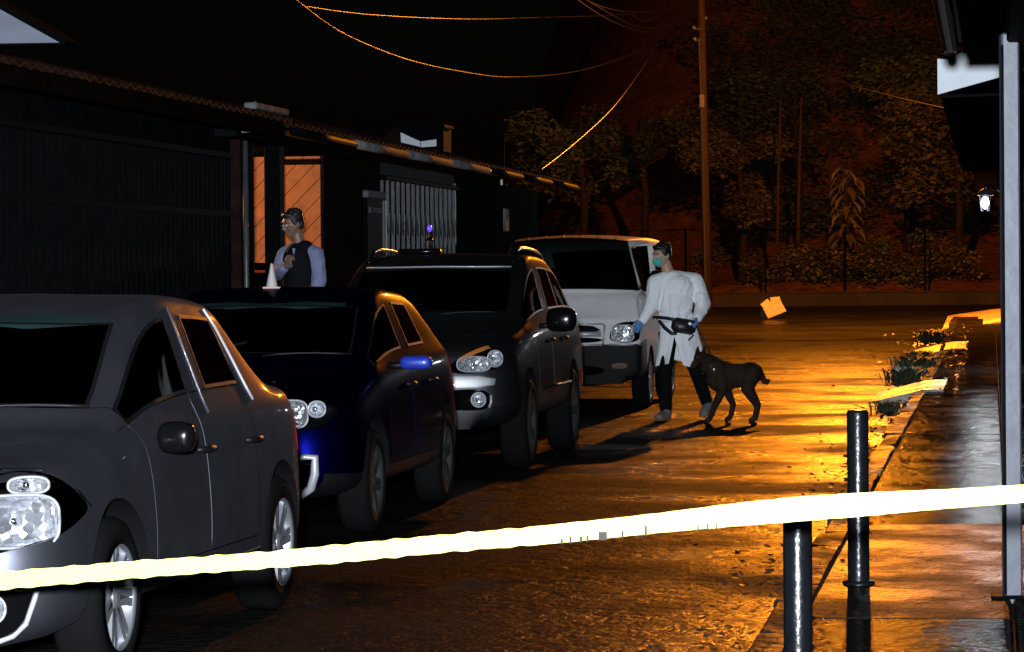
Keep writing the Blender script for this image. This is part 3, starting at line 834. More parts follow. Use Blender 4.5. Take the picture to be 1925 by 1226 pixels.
# big-leaved plant
random.seed(33)
bg = empty('broadleaf_plant', T(1592, 90.8, 1.0)); tag(bg, 'tall plant with large drooping pale leaves on the bank', 'plant')
MB().tube([(0, 0, -.4), (.05, 0, 1.5), (-.02, 0, 3.3)], [.05, .04, .025], 7).build('stem', M['bark'], bg, smooth=True)
for k in range(34):
    z = 1.3 + k * .062; a = k * 2.4; ln = random.uniform(.35, .55)
    d = Vector((math.cos(a), math.sin(a), 0)); s_ = Vector((-d.y, d.x, 0))
    b0 = Vector((0, 0, z)); p1 = b0 + d * ln * .5 + Vector((0, 0, .16)); p2 = b0 + d * ln + Vector((0, 0, -.02)); p3 = b0 + d * ln * 1.15 + Vector((0, 0, -.25))
    w_ = ln * .16
    MB().add([b0, p1 - s_ * w_, p1 + s_ * w_, p2 - s_ * w_ * .9, p2 + s_ * w_ * .9, p3, (p1 + Vector((0, 0, .02)))], [(0, 2, 6), (0, 6, 1), (1, 6, 3), (6, 2, 4), (6, 4, 5), (6, 5, 3)]).build('leaf', M['leaf_big'], bg, fix=False)
b_2 = empty('young_palm', T(1640, 90.0, .9)); tag(b_2, 'small spiky plant with star of leaves below the tall broadleaf plant', 'plant')
MB().tube([(0, 0, -.4), (0, 0, 1.45)], [.05, .03], 7).build('stem', M['bark'], b_2, smooth=True)
for k in range(18):
    a = k * 2.4; el = random.uniform(-.2, .9); ln = random.uniform(.35, .6)
    d = Vector((math.cos(a) * math.cos(el), math.sin(a) * math.cos(el), math.sin(el))); s_ = d.cross(Vector((0, 0, 1))).normalized()
    b0 = Vector((0, 0, 1.45)); w_ = .035
    MB().add([b0, b0 + d * ln * .5 - s_ * w_, b0 + d * ln * .5 + s_ * w_, b0 + d * ln + Vector((0, 0, -.1))], [(0, 1, 3, 2)]).build('leaf', M['leaf_big'], b_2, fix=False)
for px, lab in ((1464, 'thin bare trunk on the bank, left one of the pair'), (1503, 'thin bare trunk on the bank, right one of the pair')):
    o = MB().tube([T(px - 4, 92, 1.0), T(px, 92, 4.0), T(px + 6, 92, 6.6)], [.06, .05, .03], 8).build('thin_trunk', M['pole_wood'], smooth=True)
    tag(o, lab, 'tree trunk', 'pair of thin trunks')
# ------------------------------------------------------------------ cars
XF = [[.74, .80, .80, .73, .715, .55, .365, .18, 0], [.91, .955, .96, .88, .80, .66, .48, .24, 0], [.95, .985, .99, .93, .83, .69, .50, .25, 0],
      [.96, 1, 1, .945, .85, .72, .52, .26, 0], [.96, 1, 1, .955, .87, .78, .62, .32, 0], [.96, 1, 1, .96, .885, .855, .82, .45, 0],
      [.96, 1, 1, .965, .90, .73, .685, .36, 0], [.96, 1, 1, .965, .905, .73, .68, .36, 0], [.96, 1, 1, .965, .905, .73, .68, .36, 0],
      [.96, 1, 1, .965, .90, .71, .665, .35, 0], [.96, 1, 1, .96, .89, .69, .645, .35, 0], [.95, .99, .99, .945, .87, .80, .73, .4, 0],
      [.92, .97, .975, .91, .83, .7, .5, .25, 0], [.86, .92, .93, .86, .78, .65, .48, .24, 0], [.72, .78, .80, .75, .72, .55, .37, .18, 0]]
TAGS = ['body', 'windshield', 'front_window', 'rear_window', 'back_window', 'front_door', 'rear_door', 'hood', 'well', 'pocket', 'lower', 'quarter_window']
TI = {n: i for i, n in enumerate(TAGS)}

def body_net(p):
    w = p['W'] / 2
    xf = [list(r) for r in XF]
    if 'roof_in' in p:
        for i in range(6, 11):
            for k in (5, 6, 7):
                xf[i][k] *= p['roof_in']
    for (i_, k_), v_ in p.get('xf', {}).items(): xf[i_][k_] = v_
    if 'nose' in p:
        for k in range(9):
            for i in (0, 1): xf[i][k] += (xf[2][k] - xf[i][k]) * p['nose']
    net = []
    for i in range(15):
        z3, zc, yl, yu = p['z3'][i], p['zc'][i], p['yl'][i], p['yu'][i]
        zs = p['zs'] + (0.04 if i in (0, 14) else 0)
        if 'zs0' in p and i < 3: zs = p['zs0']
        z = [zs, p['z1'], p['z2'], z3] + [0] * 5
        z[1] = min(z[1], z3 - .16); z[2] = min(z[2], z3 - .07)
        if i <= 4 or i >= 12:
            for k, q in zip(range(4, 9), (.6, .8, .92, .98, 1)):
                z[k] = z3 + q * (zc - z3)
        elif i in (5, 11):
            z[4] = z3 + .05; z[5] = z3 + .065; z[6] = zc - .025; z[7] = zc - .006; z[8] = zc
        else:
            z[4] = z3 + .05; z[5] = zc - p.get('rail', .045); z[6] = zc - p.get('rail', .045) * .45; z[7] = zc - .012; z[8] = zc
        dy = [0] * 9
        if i == 0:
            dy = [p.get('bl', 0.03), 0, 0, 0.03] + [p.get('bh', .06) - p.get('bulge', .10) * (1 - c * c) for c in (1, .75, .5, .25, 0)]
        elif i == 5: dy = [0] * 4 + [.05, .03, 0, -.10 * p.get('wc', 1), -.14 * p.get('wc', 1)]
        elif i == 6: dy = [0] * 4 + [-.2, .03, 0, -.08 * p.get('wc', 1), -.11 * p.get('wc', 1)]
        elif i == 9: dy = [0] * 4 + [.10, 0, 0, 0, 0]
        elif i == 10: dy = [0] * 4 + [.16, .03, 0, 0, 0]
        elif i == 14: dy = [-.03, 0, 0, -.03] + [-.05 + .06 * (1 - c * c) for c in (1, .75, .5, .25, 0)]
        net.append([(xf[i][k] * w, (yl if k < 4 else yu) + dy[k], z[k]) for k in range(9)])
    return net

def loft(p):
    net = body_net(p)
    vs, fs, tg = [], [], []
    NR = 17
    for st in net:
        vs += st + [(-x, y, z) for (x, y, z) in reversed(st[:8])]
    def kof(j):
        return j if j < 8 else (15 - j if j < 16 else 8)
    for i in range(14):
        for j in range(NR):
            k = kof(j)
            a, b = i * NR + j, i * NR + (j + 1) % NR
            fs.append((a, b, b + NR, a + NR))
            t = 'body'
            if i <= 4 and 4 <= k <= 7: t = 'hood'
            if i in (5, 6) and 1 <= k <= 3: t = 'front_door'
            if i in (7, 8) and 1 <= k <= 3: t = 'rear_door'
            if i in (5, 6) and k == 4: t = 'front_window'
            if i == 8 and k == 4: t = 'rear_window'
            if i == 9 and k == 4 and p.get('quarter'): t = 'quarter_window'
            if i == 5 and k in (6, 7): t = 'windshield'
            if i == 10 and k in (6, 7): t = 'back_window'
            if k == 8 or (k == 0 and t == 'body') or (p.get('two_tone') and k == 1 and t == 'body'): t = 'lower' if k != 8 or p.get('two_tone') else 'body'
            if p.get('no_hood') and t == 'hood': t = 'body'
            tg.append(TI[t])
    cols = [1, .75, .5, .25, 0, -.25, -.5, -.75, -1]
    for base, sg, bulge in ((0, -1, p.get('bulge', .10)), (14 * NR, 1, .06)):
        rows = []
        for k in range(4):
            x, y, z = vs[base + k]
            row = []
            for c in cols:
                if c == 1: row.append(base + k)
                elif c == -1: row.append(base + (0 if k == 17 else 16 - k))
                else:
                    vs.append((x * c, y + sg * bulge * (1 - c * c), z)); row.append(len(vs) - 1)
            rows.append(row)
        rows.append([base + 4 + q for q in range(9)])
        for r in range(4):
            for c in range(8):
                fs.append((rows[r][c], rows[r][c + 1], rows[r + 1][c + 1], rows[r + 1][c]))
                tg.append(TI['lower' if r < p.get('lower_rows', 0) else 'body'])
    me = bpy.data.meshes.new('body_net')
    me.from_pydata(vs, [], fs)
    for pl, t in zip(me.polygons, tg): pl.material_index = t
    bm = bmesh.new(); bm.from_mesh(me)
    bmesh.ops.recalc_face_normals(bm, faces=bm.faces)
    bm.to_mesh(me); bm.free()
    if 'crease' in p:
        at_ = me.attributes.new('crease_edge', 'FLOAT', 'EDGE')
        for e in me.edges:
            a_, b_ = sorted(e.vertices)
            if b_ >= 15 * NR: continue
            ia, ja, ib, jb = a_ // NR, a_ % NR, b_ // NR, b_ % NR
            rk = lambda j: j if j <= 8 else 16 - j
            v_ = 0.0
            if ja == jb: v_ = p['crease'].get(('r', rk(ja)), 0.0) if ia >= p.get('crease_from', 0) else 0.0
            elif ia == ib and min(rk(ja), rk(jb)) >= p.get('crease_up', 3): v_ = p['crease'].get(('s', ia), 0.0)
            at_.data[e.index].value = v_
    for t in TAGS:
        me.materials.append(bpy.data.materials.get('tag_' + t) or bpy.data.materials.new('tag_' + t))
    return me

class Frame:
    def __init__(self, o, yaw, side=1, pitch_=0.0):
        y = R(yaw)
        self.o = Vector((o[0] * side, o[1], o[2])); self.side = side
        self.e1 = Vector((math.cos(y) * side, math.sin(y), 0))
        n = Vector((-math.sin(y) * side, math.cos(y), 0))
        self.e2 = Vector((0, 0, 1)) * math.cos(R(pitch_)) + n * math.sin(R(pitch_))
        self.n = n * math.cos(R(pitch_)) - Vector((0, 0, 1)) * math.sin(R(pitch_))
    def pt(self, a, b, c=0.0):
        return self.o + self.e1 * a + self.e2 * b + self.n * c

def resample(poly, step=0.02, rounds=2):
    pts = [Vector((a, b)) for a, b in poly]
    for _ in range(rounds):           # corner cutting
        q = []
        for i in range(len(pts)):
            a, b = pts[i], pts[(i + 1) % len(pts)]
            q += [a * .75 + b * .25, a * .25 + b * .75]
        pts = q
    return pts

def patch(bvh, fr, poly, name, m, parent, off=0.004, thick=0.0, rings=5, rounds=2):
    """a sheet that follows the body inside an outline"""
    pts = resample(poly, rounds=rounds)
    cen = sum(pts, Vector((0, 0))) / len(pts)
    vs, fs = [], []
    n = len(pts)
    def hit(q):
        st = fr.pt(q.x, q.y, -0.6)
        loc, nor, _, _ = bvh.ray_cast(st, fr.n, 1.6)
        if loc is None: loc = fr.pt(q.x, q.y, 0)
        return loc - fr.n * off
    vs.append(hit(cen))
    for r in range(1, rings + 1):
        for q in pts: vs.append(hit(cen + (q - cen) * (r / rings)))
    for k in range(n):
        fs.append((0, 1 + k, 1 + (k + 1) % n))
        for r in range(rings - 1):
            a = 1 + r * n
            fs.append((a + k, a + n + k, a + n + (k + 1) % n, a + (k + 1) % n))
    if thick:
        a = 1 + (rings - 1) * n; b0 = len(vs)
        for k in range(n): vs.append(vs[a + k] + fr.n * thick)
        for k in range(n): fs.append((a + k, b0 + k, b0 + (k + 1) % n, a + (k + 1) % n))
    mb = MB(); mb.add(vs, fs)
    o = mb.build(name, m, parent, smooth=True)
    return o

def strip(bvh, fr, pts2, name, m, parent, r=0.008, off=0.004, n=6):
    """a moulding that runs along the body"""
    pts = []
    for a, b in pts2:
        loc, _, _, _ = bvh.ray_cast(fr.pt(a, b, -0.6), fr.n, 1.6)
        pts.append((loc if loc is not None else fr.pt(a, b)) - fr.n * off)
    return MB().tube(pts, r, n).build(name, m, parent, smooth=True)

def make_wheel(rad, wid, spokes, rim_mat, key, cache={}):
    if key in cache: return cache[key]
    rr = rad * 0.66
    ty = MB().lathe([(-wid / 2, rr), (-wid / 2, rad * .86), (-wid * .42, rad * .96), (-wid * .3, rad), (wid * .3, rad), (wid * .42, rad * .96), (wid / 2, rad * .86), (wid / 2, rr)], 40, 'X', closed=True).mesh('tyre', True)
    rm = MB().lathe([(-wid * .45, rr * 1.02), (wid * .46, rr * 1.03), (wid * .5, rr * .99), (wid * .44, rr * .93), (wid * .25, rr * .9), (-wid * .1, rr * .85), (-wid * .3, rr * .8)], 40, 'X').mesh('rim', True)
    hub = MB()
    hub.lathe([(wid * .2, rr * .24), (wid * .4, rr * .22), (wid * .44, rr * .12), (wid * .44, 0.001)], 20, 'X')
    for k in range(spokes):
        th = 2 * math.pi * k / spokes + .3
        rot = Matrix.Rotation(th, 3, 'X')
        for da in (-.10, .10):
            poly = [rot @ Vector((wid * .38, -rr * .10 + da * rr * .4, rr * .15)), rot @ Vector((wid * .38, rr * .10 + da * rr * .4, rr * .15)),
                    rot @ Vector((wid * .44, rr * .075 + da * rr, rr * .95)), rot @ Vector((wid * .44, -rr * .075 + da * rr, rr * .95))]
            hub.prism(poly, (-wid * .12, 0, 0))
    hb = hub.mesh('wheel')
    dk = MB().lathe([(wid * .05, rr * .84), (wid * .05, rr * .1)], 24, 'X').mesh('brake_disc', True)
    for me, mm in ((ty, M['rubber']), (rm, rim_mat), (hb, rim_mat), (dk, M['interior'])): me.materials.append(mm)
    cache[key] = (ty, rm, hb, dk)
    return cache[key]

def seat(parent, x, y, z=0.35, wide=0.5):
    mb = MB()
    mb.box((x, y, z), (wide, .5, .16), bev=.05)
    mb.box((x, y + .30, z + .36), (wide * .95, .14, .62), Matrix.Rotation(R(-14), 3, 'X'), bev=.05)
    mb.box((x, y + .40, z + .76), (.26, .10, .17), Matrix.Rotation(R(-14), 3, 'X'), bev=.04)
    return mb.build('seat', M['seat_cloth'], parent, smooth=True)

def rounded_box(c, s, bev=.02, rot=None):
    return MB().box(c, s, rot, bev)

def islands(me):
    if me is None: return []
    bm = bmesh.new(); bm.from_mesh(me)
    seen, out = set(), []
    for f in bm.faces:
        if f in seen: continue
        st, grp = [f], []
        seen.add(f)
        while st:
            g = st.pop(); grp.append(g)
            for v in g.verts:
                for h in v.link_faces:
                    if h not in seen: seen.add(h); st.append(h)
        vs = {}; fl_ = []
        for g in grp: fl_.append([vs.setdefault(v, len(vs)) for v in g.verts])
        m_ = bpy.data.meshes.new(me.name); m_.from_pydata([v.co[:] for v in vs], [], fl_)
        for pl in m_.polygons: pl.use_smooth = True
        if len(grp) > 3: out.append(m_)
    bm.free()
    return out

def build_car(p, name, loc, yaw, label, cat, group):
    root = empty(name, loc, -R(yaw))
    tag(root, label, cat, group)
    net = loft(p)
    me = evaluated(net, 'body_sub', [('SUBSURF', dict(levels=2, render_levels=2))])
    bmx = bmesh.new(); bmx.from_mesh(me)
    bvh = BVHTree.FromBMesh(bmx); bmx.free()
    w = p['W'] / 2
    cutters = []
    def cutter(mb, t):
        cm = mb.mesh('cut')
        for q in TAGS: cm.materials.append(bpy.data.materials['tag_' + q])
        for pl in cm.polygons: pl.material_index = TI[t]
        o = bpy.data.objects.new('cut', cm); COL.objects.link(o); cutters.append(o)
    arch = p['R'] + p.get('arch', .055)
    for yy in (p['fo'], p['fo'] + p['wb']):
        for sd in (1, -1):
            x0, x1 = (w - .27) * sd, (w + .25) * sd
            cutter(MB().tube([(x0, yy, p['R'] + .015), (x1, yy, p['R'] + .015)], arch, 36), 'well')
    for fr, poly, depth in p['cuts'](p):
        q = resample(poly)
        cutter(MB().prism([fr.pt(a.x, a.y, -.35) for a in q], fr.n * (.35 + depth)), 'pocket')
    mods = [('BOOLEAN', dict(object=c, operation='DIFFERENCE', solver='EXACT')) for c in cutters]
    me2 = evaluated(me, 'body_cut', mods)
    for c in cutters: bpy.data.objects.remove(c)
    # split by tag
    def part_mesh(tags, gap=0.0, lip=0.0, nm='x', seal=None):
        bm = bmesh.new(); bm.from_mesh(me2)
        idx = {TI[t] for t in tags}
        bmesh.ops.delete(bm, geom=[f for f in bm.faces if f.material_index not in idx], context='FACES')
        rim = None
        if not bm.faces: bm.free(); return None
        if gap:
            r = bmesh.ops.inset_region(bm, faces=list(bm.faces), thickness=gap, depth=0.0, use_boundary=True, use_even_offset=True)
            rf = r['faces']
            if seal is not None:
                sm = bmesh.new(); vm = {}
                for f in rf:
                    vv = []
                    for v in f.verts:
                        if v not in vm: vm[v] = sm.verts.new(v.co + v.normal * .004)
                        vv.append(vm[v])
                    try: sm.faces.new(vv)
                    except ValueError: pass
                sme = bpy.data.meshes.new('window_seal'); sm.to_mesh(sme); sm.free()
                seal.append(sme)
            bmesh.ops.delete(bm, geom=rf, context='FACES')
        if lip:
            bm.normal_update()
            be = [e for e in bm.edges if e.is_boundary]
            for e in be: e.smooth = False
            nv = {v: v.normal.copy() for e in be for v in e.verts}
            ex = bmesh.ops.extrude_edge_only(bm, edges=be)
            tree = {v.co.copy().freeze(): n_ for v, n_ in nv.items()}
            for v in [g for g in ex['geom'] if isinstance(g, bmesh.types.BMVert)]:
                n_ = tree.get(v.co.copy().freeze())
                if n_ is not None: v.co -= n_ * lip
        for f in bm.faces: f.smooth = True; f.material_index = 0
        out = bpy.data.meshes.new(nm)
        bm.to_mesh(out); bm.free()
        return out
    paint = M[p['paint']]
    link_mesh('body', part_mesh(['body']), paint, root)
    lw = part_mesh(['lower'])
    if lw: link_mesh('lower_body', lw, M[p.get('lower_mat', p['paint'])], root)
    wl = part_mesh(['well'])
    for q in islands(wl): link_mesh('wheel_arch', q, M['rubber'], root)
    pk = part_mesh(['pocket'])
    for q in islands(pk): link_mesh('lamp_recess', q, M['gloss_black'], root)
    hd = part_mesh(['hood'], .0035, .02)
    if hd: link_mesh('hood', hd, paint, root)
    for t, nm in (('front_door', 'door'), ('rear_door', 'door')):
        full = part_mesh([t], .0045, .025)
        if full is None: continue
        for sd in (1, -1):
            bm = bmesh.new(); bm.from_mesh(full)
            bmesh.ops.delete(bm, geom=[f for f in bm.faces if f.calc_center_median().x * sd < 0], context='FACES')
            dm = bpy.data.meshes.new('door'); bm.to_mesh(dm); bm.free()
            d = link_mesh('door', dm, paint, root)
            yy = p['handle_y'][0 if t == 'front_door' else 1]
            fr = Frame((w, yy, p['handle_z']), 90, sd)
            loc_, _, _, _ = bvh.ray_cast(Vector((sd * (w + .5), yy, p['handle_z'])), Vector((-sd, 0, 0)))
            if loc_ is not None:
                hb = MB().tube([loc_ + Vector((sd * .002, -.10, 0)), loc_ + Vector((sd * .03, -.07, 0)), loc_ + Vector((sd * .034, 0, 0)), loc_ + Vector((sd * .03, .07, 0)), loc_ + Vector((sd * .002, .10, 0))], [.012, .014, .015, .014, .012], 8)
                hb.build('handle', M[p.get('handle_mat', 'black_plastic')], d, smooth=True)
    seals = []
    for t, nm, gm in (('windshield', 'windshield', 'car_glass'), ('front_window', 'side_window', p.get('side_glass', 'tint_glass')), ('rear_window', 'side_window', p.get('side_glass', 'tint_glass')),
                      ('quarter_window', 'side_window', 'tint_glass'), ('back_window', 'rear_window', 'tint_glass')):
        sl = []
        g = part_mesh([t], .016, 0, nm, sl)
        if g is None: continue
        halves = (1, -1) if nm == 'side_window' else (0,)
        for sd in halves:
            gm2 = g
            if sd:
                bm = bmesh.new(); bm.from_mesh(g)
                bmesh.ops.delete(bm, geom=[f for f in bm.faces if f.calc_center_median().x * sd < 0], context='FACES')
                gm2 = bpy.data.meshes.new(nm); bm.to_mesh(gm2); bm.free()
            go = link_mesh(nm, gm2, M[gm], root)
            if sd >= 0 and sl:
                for q in islands(sl[0]): link_mesh('window_seal', q, M[p.get('seal_mat', 'black_plastic')], go)
    # wheels
    key = name
    ty, rm, hb, dk = make_wheel(p['R'], p.get('tw', .19), p.get('spokes', 6), M[p.get('rim_mat', 'alloy')], key)
    for yy in (p['fo'], p['fo'] + p['wb']):
        for sd in (1, -1):
            wobj = link_mesh('wheel', hb, None, root)
            wobj.location = (sd * (w - .105), yy, p['R'])
            wobj.rotation_euler = (random.random() * 3, 0, 0 if sd > 0 else math.pi)
            for cm_, nn in ((ty, 'tyre'), (rm, 'rim'), (dk, 'brake_disc')):
                link_mesh(nn, cm_, None, wobj)
    # cabin
    ys = p['yu'][6] + .25
    z0 = p['seat_z']
    MB().box((0, p['yu'][5] + .30, p['z3'][5] - .06), (p['W'] * .8, .5, .16), bev=.05).build('dashboard', M['interior'], root, smooth=True)
    for sx in (-.37, .37): seat(root, sx, ys, z0)
    MB().box((0, ys + 1.0, z0 + .02), (1.2, .5, .18), bev=.05).box((0, ys + 1.32, z0 + .34), (1.2, .14, .6), Matrix.Rotation(R(-16), 3, 'X'), bev=.05).build('rear_bench', M['seat_cloth'], root, smooth=True)
    tor = []
    sw = MB().lathe([(math.sin(a) * .014, .18 + math.cos(a) * .014) for a in [k * math.pi / 4 for k in range(8)]], 24, 'Y', closed=True)
    sw.box((0, .02, 0), (.34, .02, .05)).box((0, .06, 0), (.05, .14, .05))
    so = sw.build('steering_wheel', M['interior'], root, smooth=True)
    so.location = (.37, ys - .42, p['z3'][5] - .02); so.rotation_euler = (R(-28), 0, 0)
    p['dress'](p, root, bvh)
    return root

def lamp_unit(root, bvh, fr, poly, bowls, name='headlight', lens_off=0.004, extra=None, amber=None, fine=False):
    """pocket lamp: bowl reflectors with bulbs, bezel ring, clear lens over the opening"""
    holder = None
    for i, (a, b, c, ra, rb, sq) in enumerate(bowls):
        mb = MB()
        nseg = 28
        vs, fs = [], []
        ringsd = [(1.0, -.0), (.92, .02), (.75, .04), (.5, .055), (.25, .06)]
        for q, (s_, dep) in enumerate(ringsd):
            for k in range(nseg):
                th = 2 * math.pi * k / nseg
                ct, sn = math.cos(th), math.sin(th)
                e = 2.0 / sq
                x_ = math.copysign(abs(ct) ** e, ct) * ra * s_; y_ = math.copysign(abs(sn) ** e, sn) * rb * s_
                vs.append(fr.pt(a + x_, b + y_, c + dep))
        for q in range(len(ringsd) - 1):
            for k in range(nseg):
                fs.append((q * nseg + k, q * nseg + (k + 1) % nseg, (q + 1) * nseg + (k + 1) % nseg, (q + 1) * nseg + k))
        fs.append(tuple((len(ringsd) - 1) * nseg + k for k in range(nseg)))
        mb.add(vs, fs)
        o = mb.build('reflector' if holder is not None else name, M['reflector_fine' if fine else 'reflector'], root if holder is None else holder)
        if holder is None: holder = o
        bz = MB().tube([vs[k] for k in range(nseg)] + [vs[0]], .006, 6)
        bz.build('bezel', M['silver_paint'], holder, smooth=True)
        MB().ball(fr.pt(a, b, c + .035), .017, 10, 7).build('bulb', M['chrome'], holder, smooth=True)
    patch(bvh, fr, poly, 'lens', M['lens'], holder, off=lens_off, rings=4)
    if amber: patch(bvh, fr, amber, 'indicator', M['amber_lens'], holder, off=lens_off + .003, rings=3)
    return holder

def mirror(root, c, size, side, m, arm_to):
    c = Vector((c[0] * side, c[1], c[2]))
    mme = evaluated(MB().box(c, [q * 1.06 for q in size], None, bev=min(size) * .30), 'door_mirror', [('SUBSURF', dict(levels=2, render_levels=2))])
    o = link_mesh('door_mirror', mme, M[m], root)
    MB().tube([c + Vector((-side * size[0] * .3, 0, -size[2] * .2)), Vector((arm_to[0] * side, arm_to[1], arm_to[2]))], [.022, .02], 8).build('mirror_arm', M['black_plastic'], o, smooth=True)
    MB().box(c + Vector((0, size[1] * .51, 0)), (size[0] * .8, .006, size[2] * .75), None, bev=.003).build('mirror_glass', M['chrome'], o)
    return o

def wipers(root, bvh, p):
    for x0, x1 in ((.1, .62), (-.55, -.02)):
        pts = []
        for k in range(6):
            f = k / 5
            x = x0 + (x1 - x0) * f
            loc_, _, _, _ = bvh.ray_cast(Vector((x, p['yu'][5] - .10 + .12 * f + .05, 3)), Vector((0, 0, -1)))
            if loc_ is not None: pts.append(loc_ + Vector((0, -.012, .015)))
        MB().tube(pts, .008, 6).build('wiper', M['black_plastic'], root, smooth=True)

# ---- grey sedan
def mono(a, fo, wb): return a
def sedan_p():
    fo, wb = .82, 2.50
    return dict(W=1.69, R=.305, fo=fo, wb=wb, zs=.19, zs0=.13, z1=.37, z2=.57, paint='grey_paint', lower_mat='grey_paint', rim_mat='alloy', spokes=7,
        yl=[.10, .24, .48, .82, 1.10, 1.22, 1.70, 2.14, 2.22, 2.93, 3.32, 3.62, 3.84, 3.97, 4.02],
        yu=[.10, .24, .48, .76, .98, 1.08, 1.70, 2.14, 2.22, 2.90, 3.08, 3.52, 3.80, 3.96, 4.02],
        z3=[.66, .72, .77, .82, .865, .885, .90, .915, .918, .93, .935, .94, .94, .90, .86],
        zc=[.76, .82, .865, .905, .93, .945, 1.405, 1.45, 1.452, 1.42, 1.385, 1.04, 1.045, 1.02, .98],
        handle_y=(2.02, 2.80), handle_z=.80, seat_z=.42, rail=.022, xf={(12, 2): .94, (12, 1): .93, (13, 2): .86, (13, 1): .85, (13, 3): .82}, cuts=sedan_cuts, dress=sedan_dress, seal_mat='black_plastic', bh=.08)
HL_SEDAN = [(-.30, -.12), (-.28, -.03), (-.14, .07), (.04, .135), (.20, .125), (.32, .045), (.37, -.015), (.30, -.055), (.16, -.11), (-.04, -.150), (-.20, -.175)]
FG_SEDAN = [(-.20, -.11), (-.20, .07), (.08, .085), (.19, .09), (.14, -.06), (.04, -.125)]
def sedan_cuts(p):
    out = []
    for sd in (1, -1):
        out.append((Frame((.62, .14, .68), 33, sd), HL_SEDAN, .10))
        out.append((Frame((.56, .08, .335), 24, sd), FG_SEDAN, .09))
    out.append((Frame((0, 0, .60), 0), [(-.36, -.05), (.36, -.05), (.40, .05), (-.40, .05)], .06))
    out.append((Frame((0, 0, .34), 0), [(-.24, -.07), (.24, -.07), (.22, .06), (-.22, .06)], .06))
    return out
def sedan_dress(p, root, bvh):
    for sd in (1, -1):
        fr = Frame((.62, .14, .68), 33, sd)
        lamp_unit(root, bvh, fr, HL_SEDAN, [(.035, -.040, .0, .160, .095, 3.6), (.085, .088, .01, .075, .030, 2.6)])
        strip(bvh, fr, [(-.14, .072), (.04, .138), (.18, .132), (.32, .048), (.375, -.012)], 'lamp_trim', M['chrome'], root, .004, .006)
        f2 = Frame((.56, .08, .335), 24, sd)
        lamp_unit(root, bvh, f2, [(-.03, -.05), (.07, -.05), (.07, .05), (-.03, .05)], [(.02, -.005, .02, .052, .052, 2.0)], name='fog_light', lens_off=-.02)
        strip(bvh, f2, [(.195, .095), (.175, .03), (.145, -.06), (.10, -.105), (.03, -.128), (-.08, -.122), (-.21, -.115)], 'fog_trim', M['silver_paint'], root, .011, .005)
        mirror(root, (.92, 1.30, .885), (.15, .10, .12), sd, 'gloss_black', (.85, 1.32, .89))
        tr = Frame((.74, 3.86, .78), 130, sd)
        patch(bvh, tr, [(-.12, -.10), (.10, -.08), (.12, .10), (-.02, .12)], 'tail_light', M['red_lens'], root, .006, .01)
        # bright quarter trims of the side windows
    g = MB()
    for k in range(4): g.box((0, .015, .565 + k * .024), (.72, .012, .008))
    g.build('grille', M['chrome'], root)
    MB().box((0, -.005, .47), (.42, .012, .12), bev=.004).build('number_plate', M['silver_paint'], root)
    fr = Frame((0, 1.4, 1.3), 0, 1, 0)
    patch(bvh, Frame((0, 1.2, 1.335), 0), [(-.50, -.028), (.50, -.028), (.49, .028), (-.49, .028)], 'sunshade_band', M['shade_band'], root, .006, rounds=1)
    wipers(root, bvh, p)
    for sd in (1, -1):   # bright window mouldings
        f3 = Frame((.9, 2.5, 1.1), 90, sd)
        strip(bvh, f3, [(-.305, .285), (-.29, .10), (-.28, -.10), (-.277, -.16)], 'pillar_trim', M['post_paint'], root, .006, .004)
        strip(bvh, f3, [(.34, .27), (.40, .19), (.455, .06), (.49, -.08), (.50, -.135)], 'window_trim', M['silver_paint'], root, .007, .004)
        strip(bvh, f3, [(-1.2, -.785), (-.6, -.79), (0, -.79), (.42, -.785)], 'sill_trim', M['black_plastic'], root, .010, .004)
# ---- deep blue hatchback
HL_BLUE = [(-.30, -.09), (-.31, .07), (-.10, .095), (.06, .085), (.17, .04), (.10, -.05), (-.02, -.10)]
FG_BLUE = [(-.22, -.14), (-.22, .11), (.0, .13), (.035, .12), (.02, -.05), (-.05, -.13)]
def blue_p():
    return dict(W=1.70, R=.31, fo=.80, wb=2.47, zs=.20, z1=.38, z2=.58, paint='blue_paint', lower_mat='black_plastic', rim_mat='interior', spokes=6,
        yl=[.10, .24, .46, .80, 1.08, 1.20, 1.66, 2.12, 2.20, 2.86, 3.20, 3.62, 3.74, 3.86, 3.92],
        yu=[.10, .24, .46, .74, .98, 1.10, 1.74, 2.14, 2.22, 2.84, 3.42, 3.76, 3.80, 3.86, 3.92],
        z3=[.70, .76, .81, .86, .90, .92, .935, .95, .952, .965, .98, .98, .96, .92, .86],
        zc=[.80, .86, .905, .945, .97, .985, 1.40, 1.455, 1.457, 1.44, 1.40, 1.06, 1.03, .98, .92],
        handle_y=(1.95, 2.72), handle_z=.84, seat_z=.42, cuts=blue_cuts, dress=blue_dress, bh=.06)
def blue_cuts(p):
    out = []
    for sd in (1, -1):
        out.append((Frame((.62, .13, .735), 28, sd), HL_BLUE, .10))
        out.append((Frame((.60, .10, .37), 24, sd), FG_BLUE, .08))
    out.append((Frame((0, 0, .62), 0), [(-.34, -.06), (.34, -.06), (.38, .06), (-.38, .06)], .06))
    out.append((Frame((0, 0, .38), 0), [(-.26, -.09), (.26, -.09), (.24, .08), (-.24, .08)], .06))
    return out
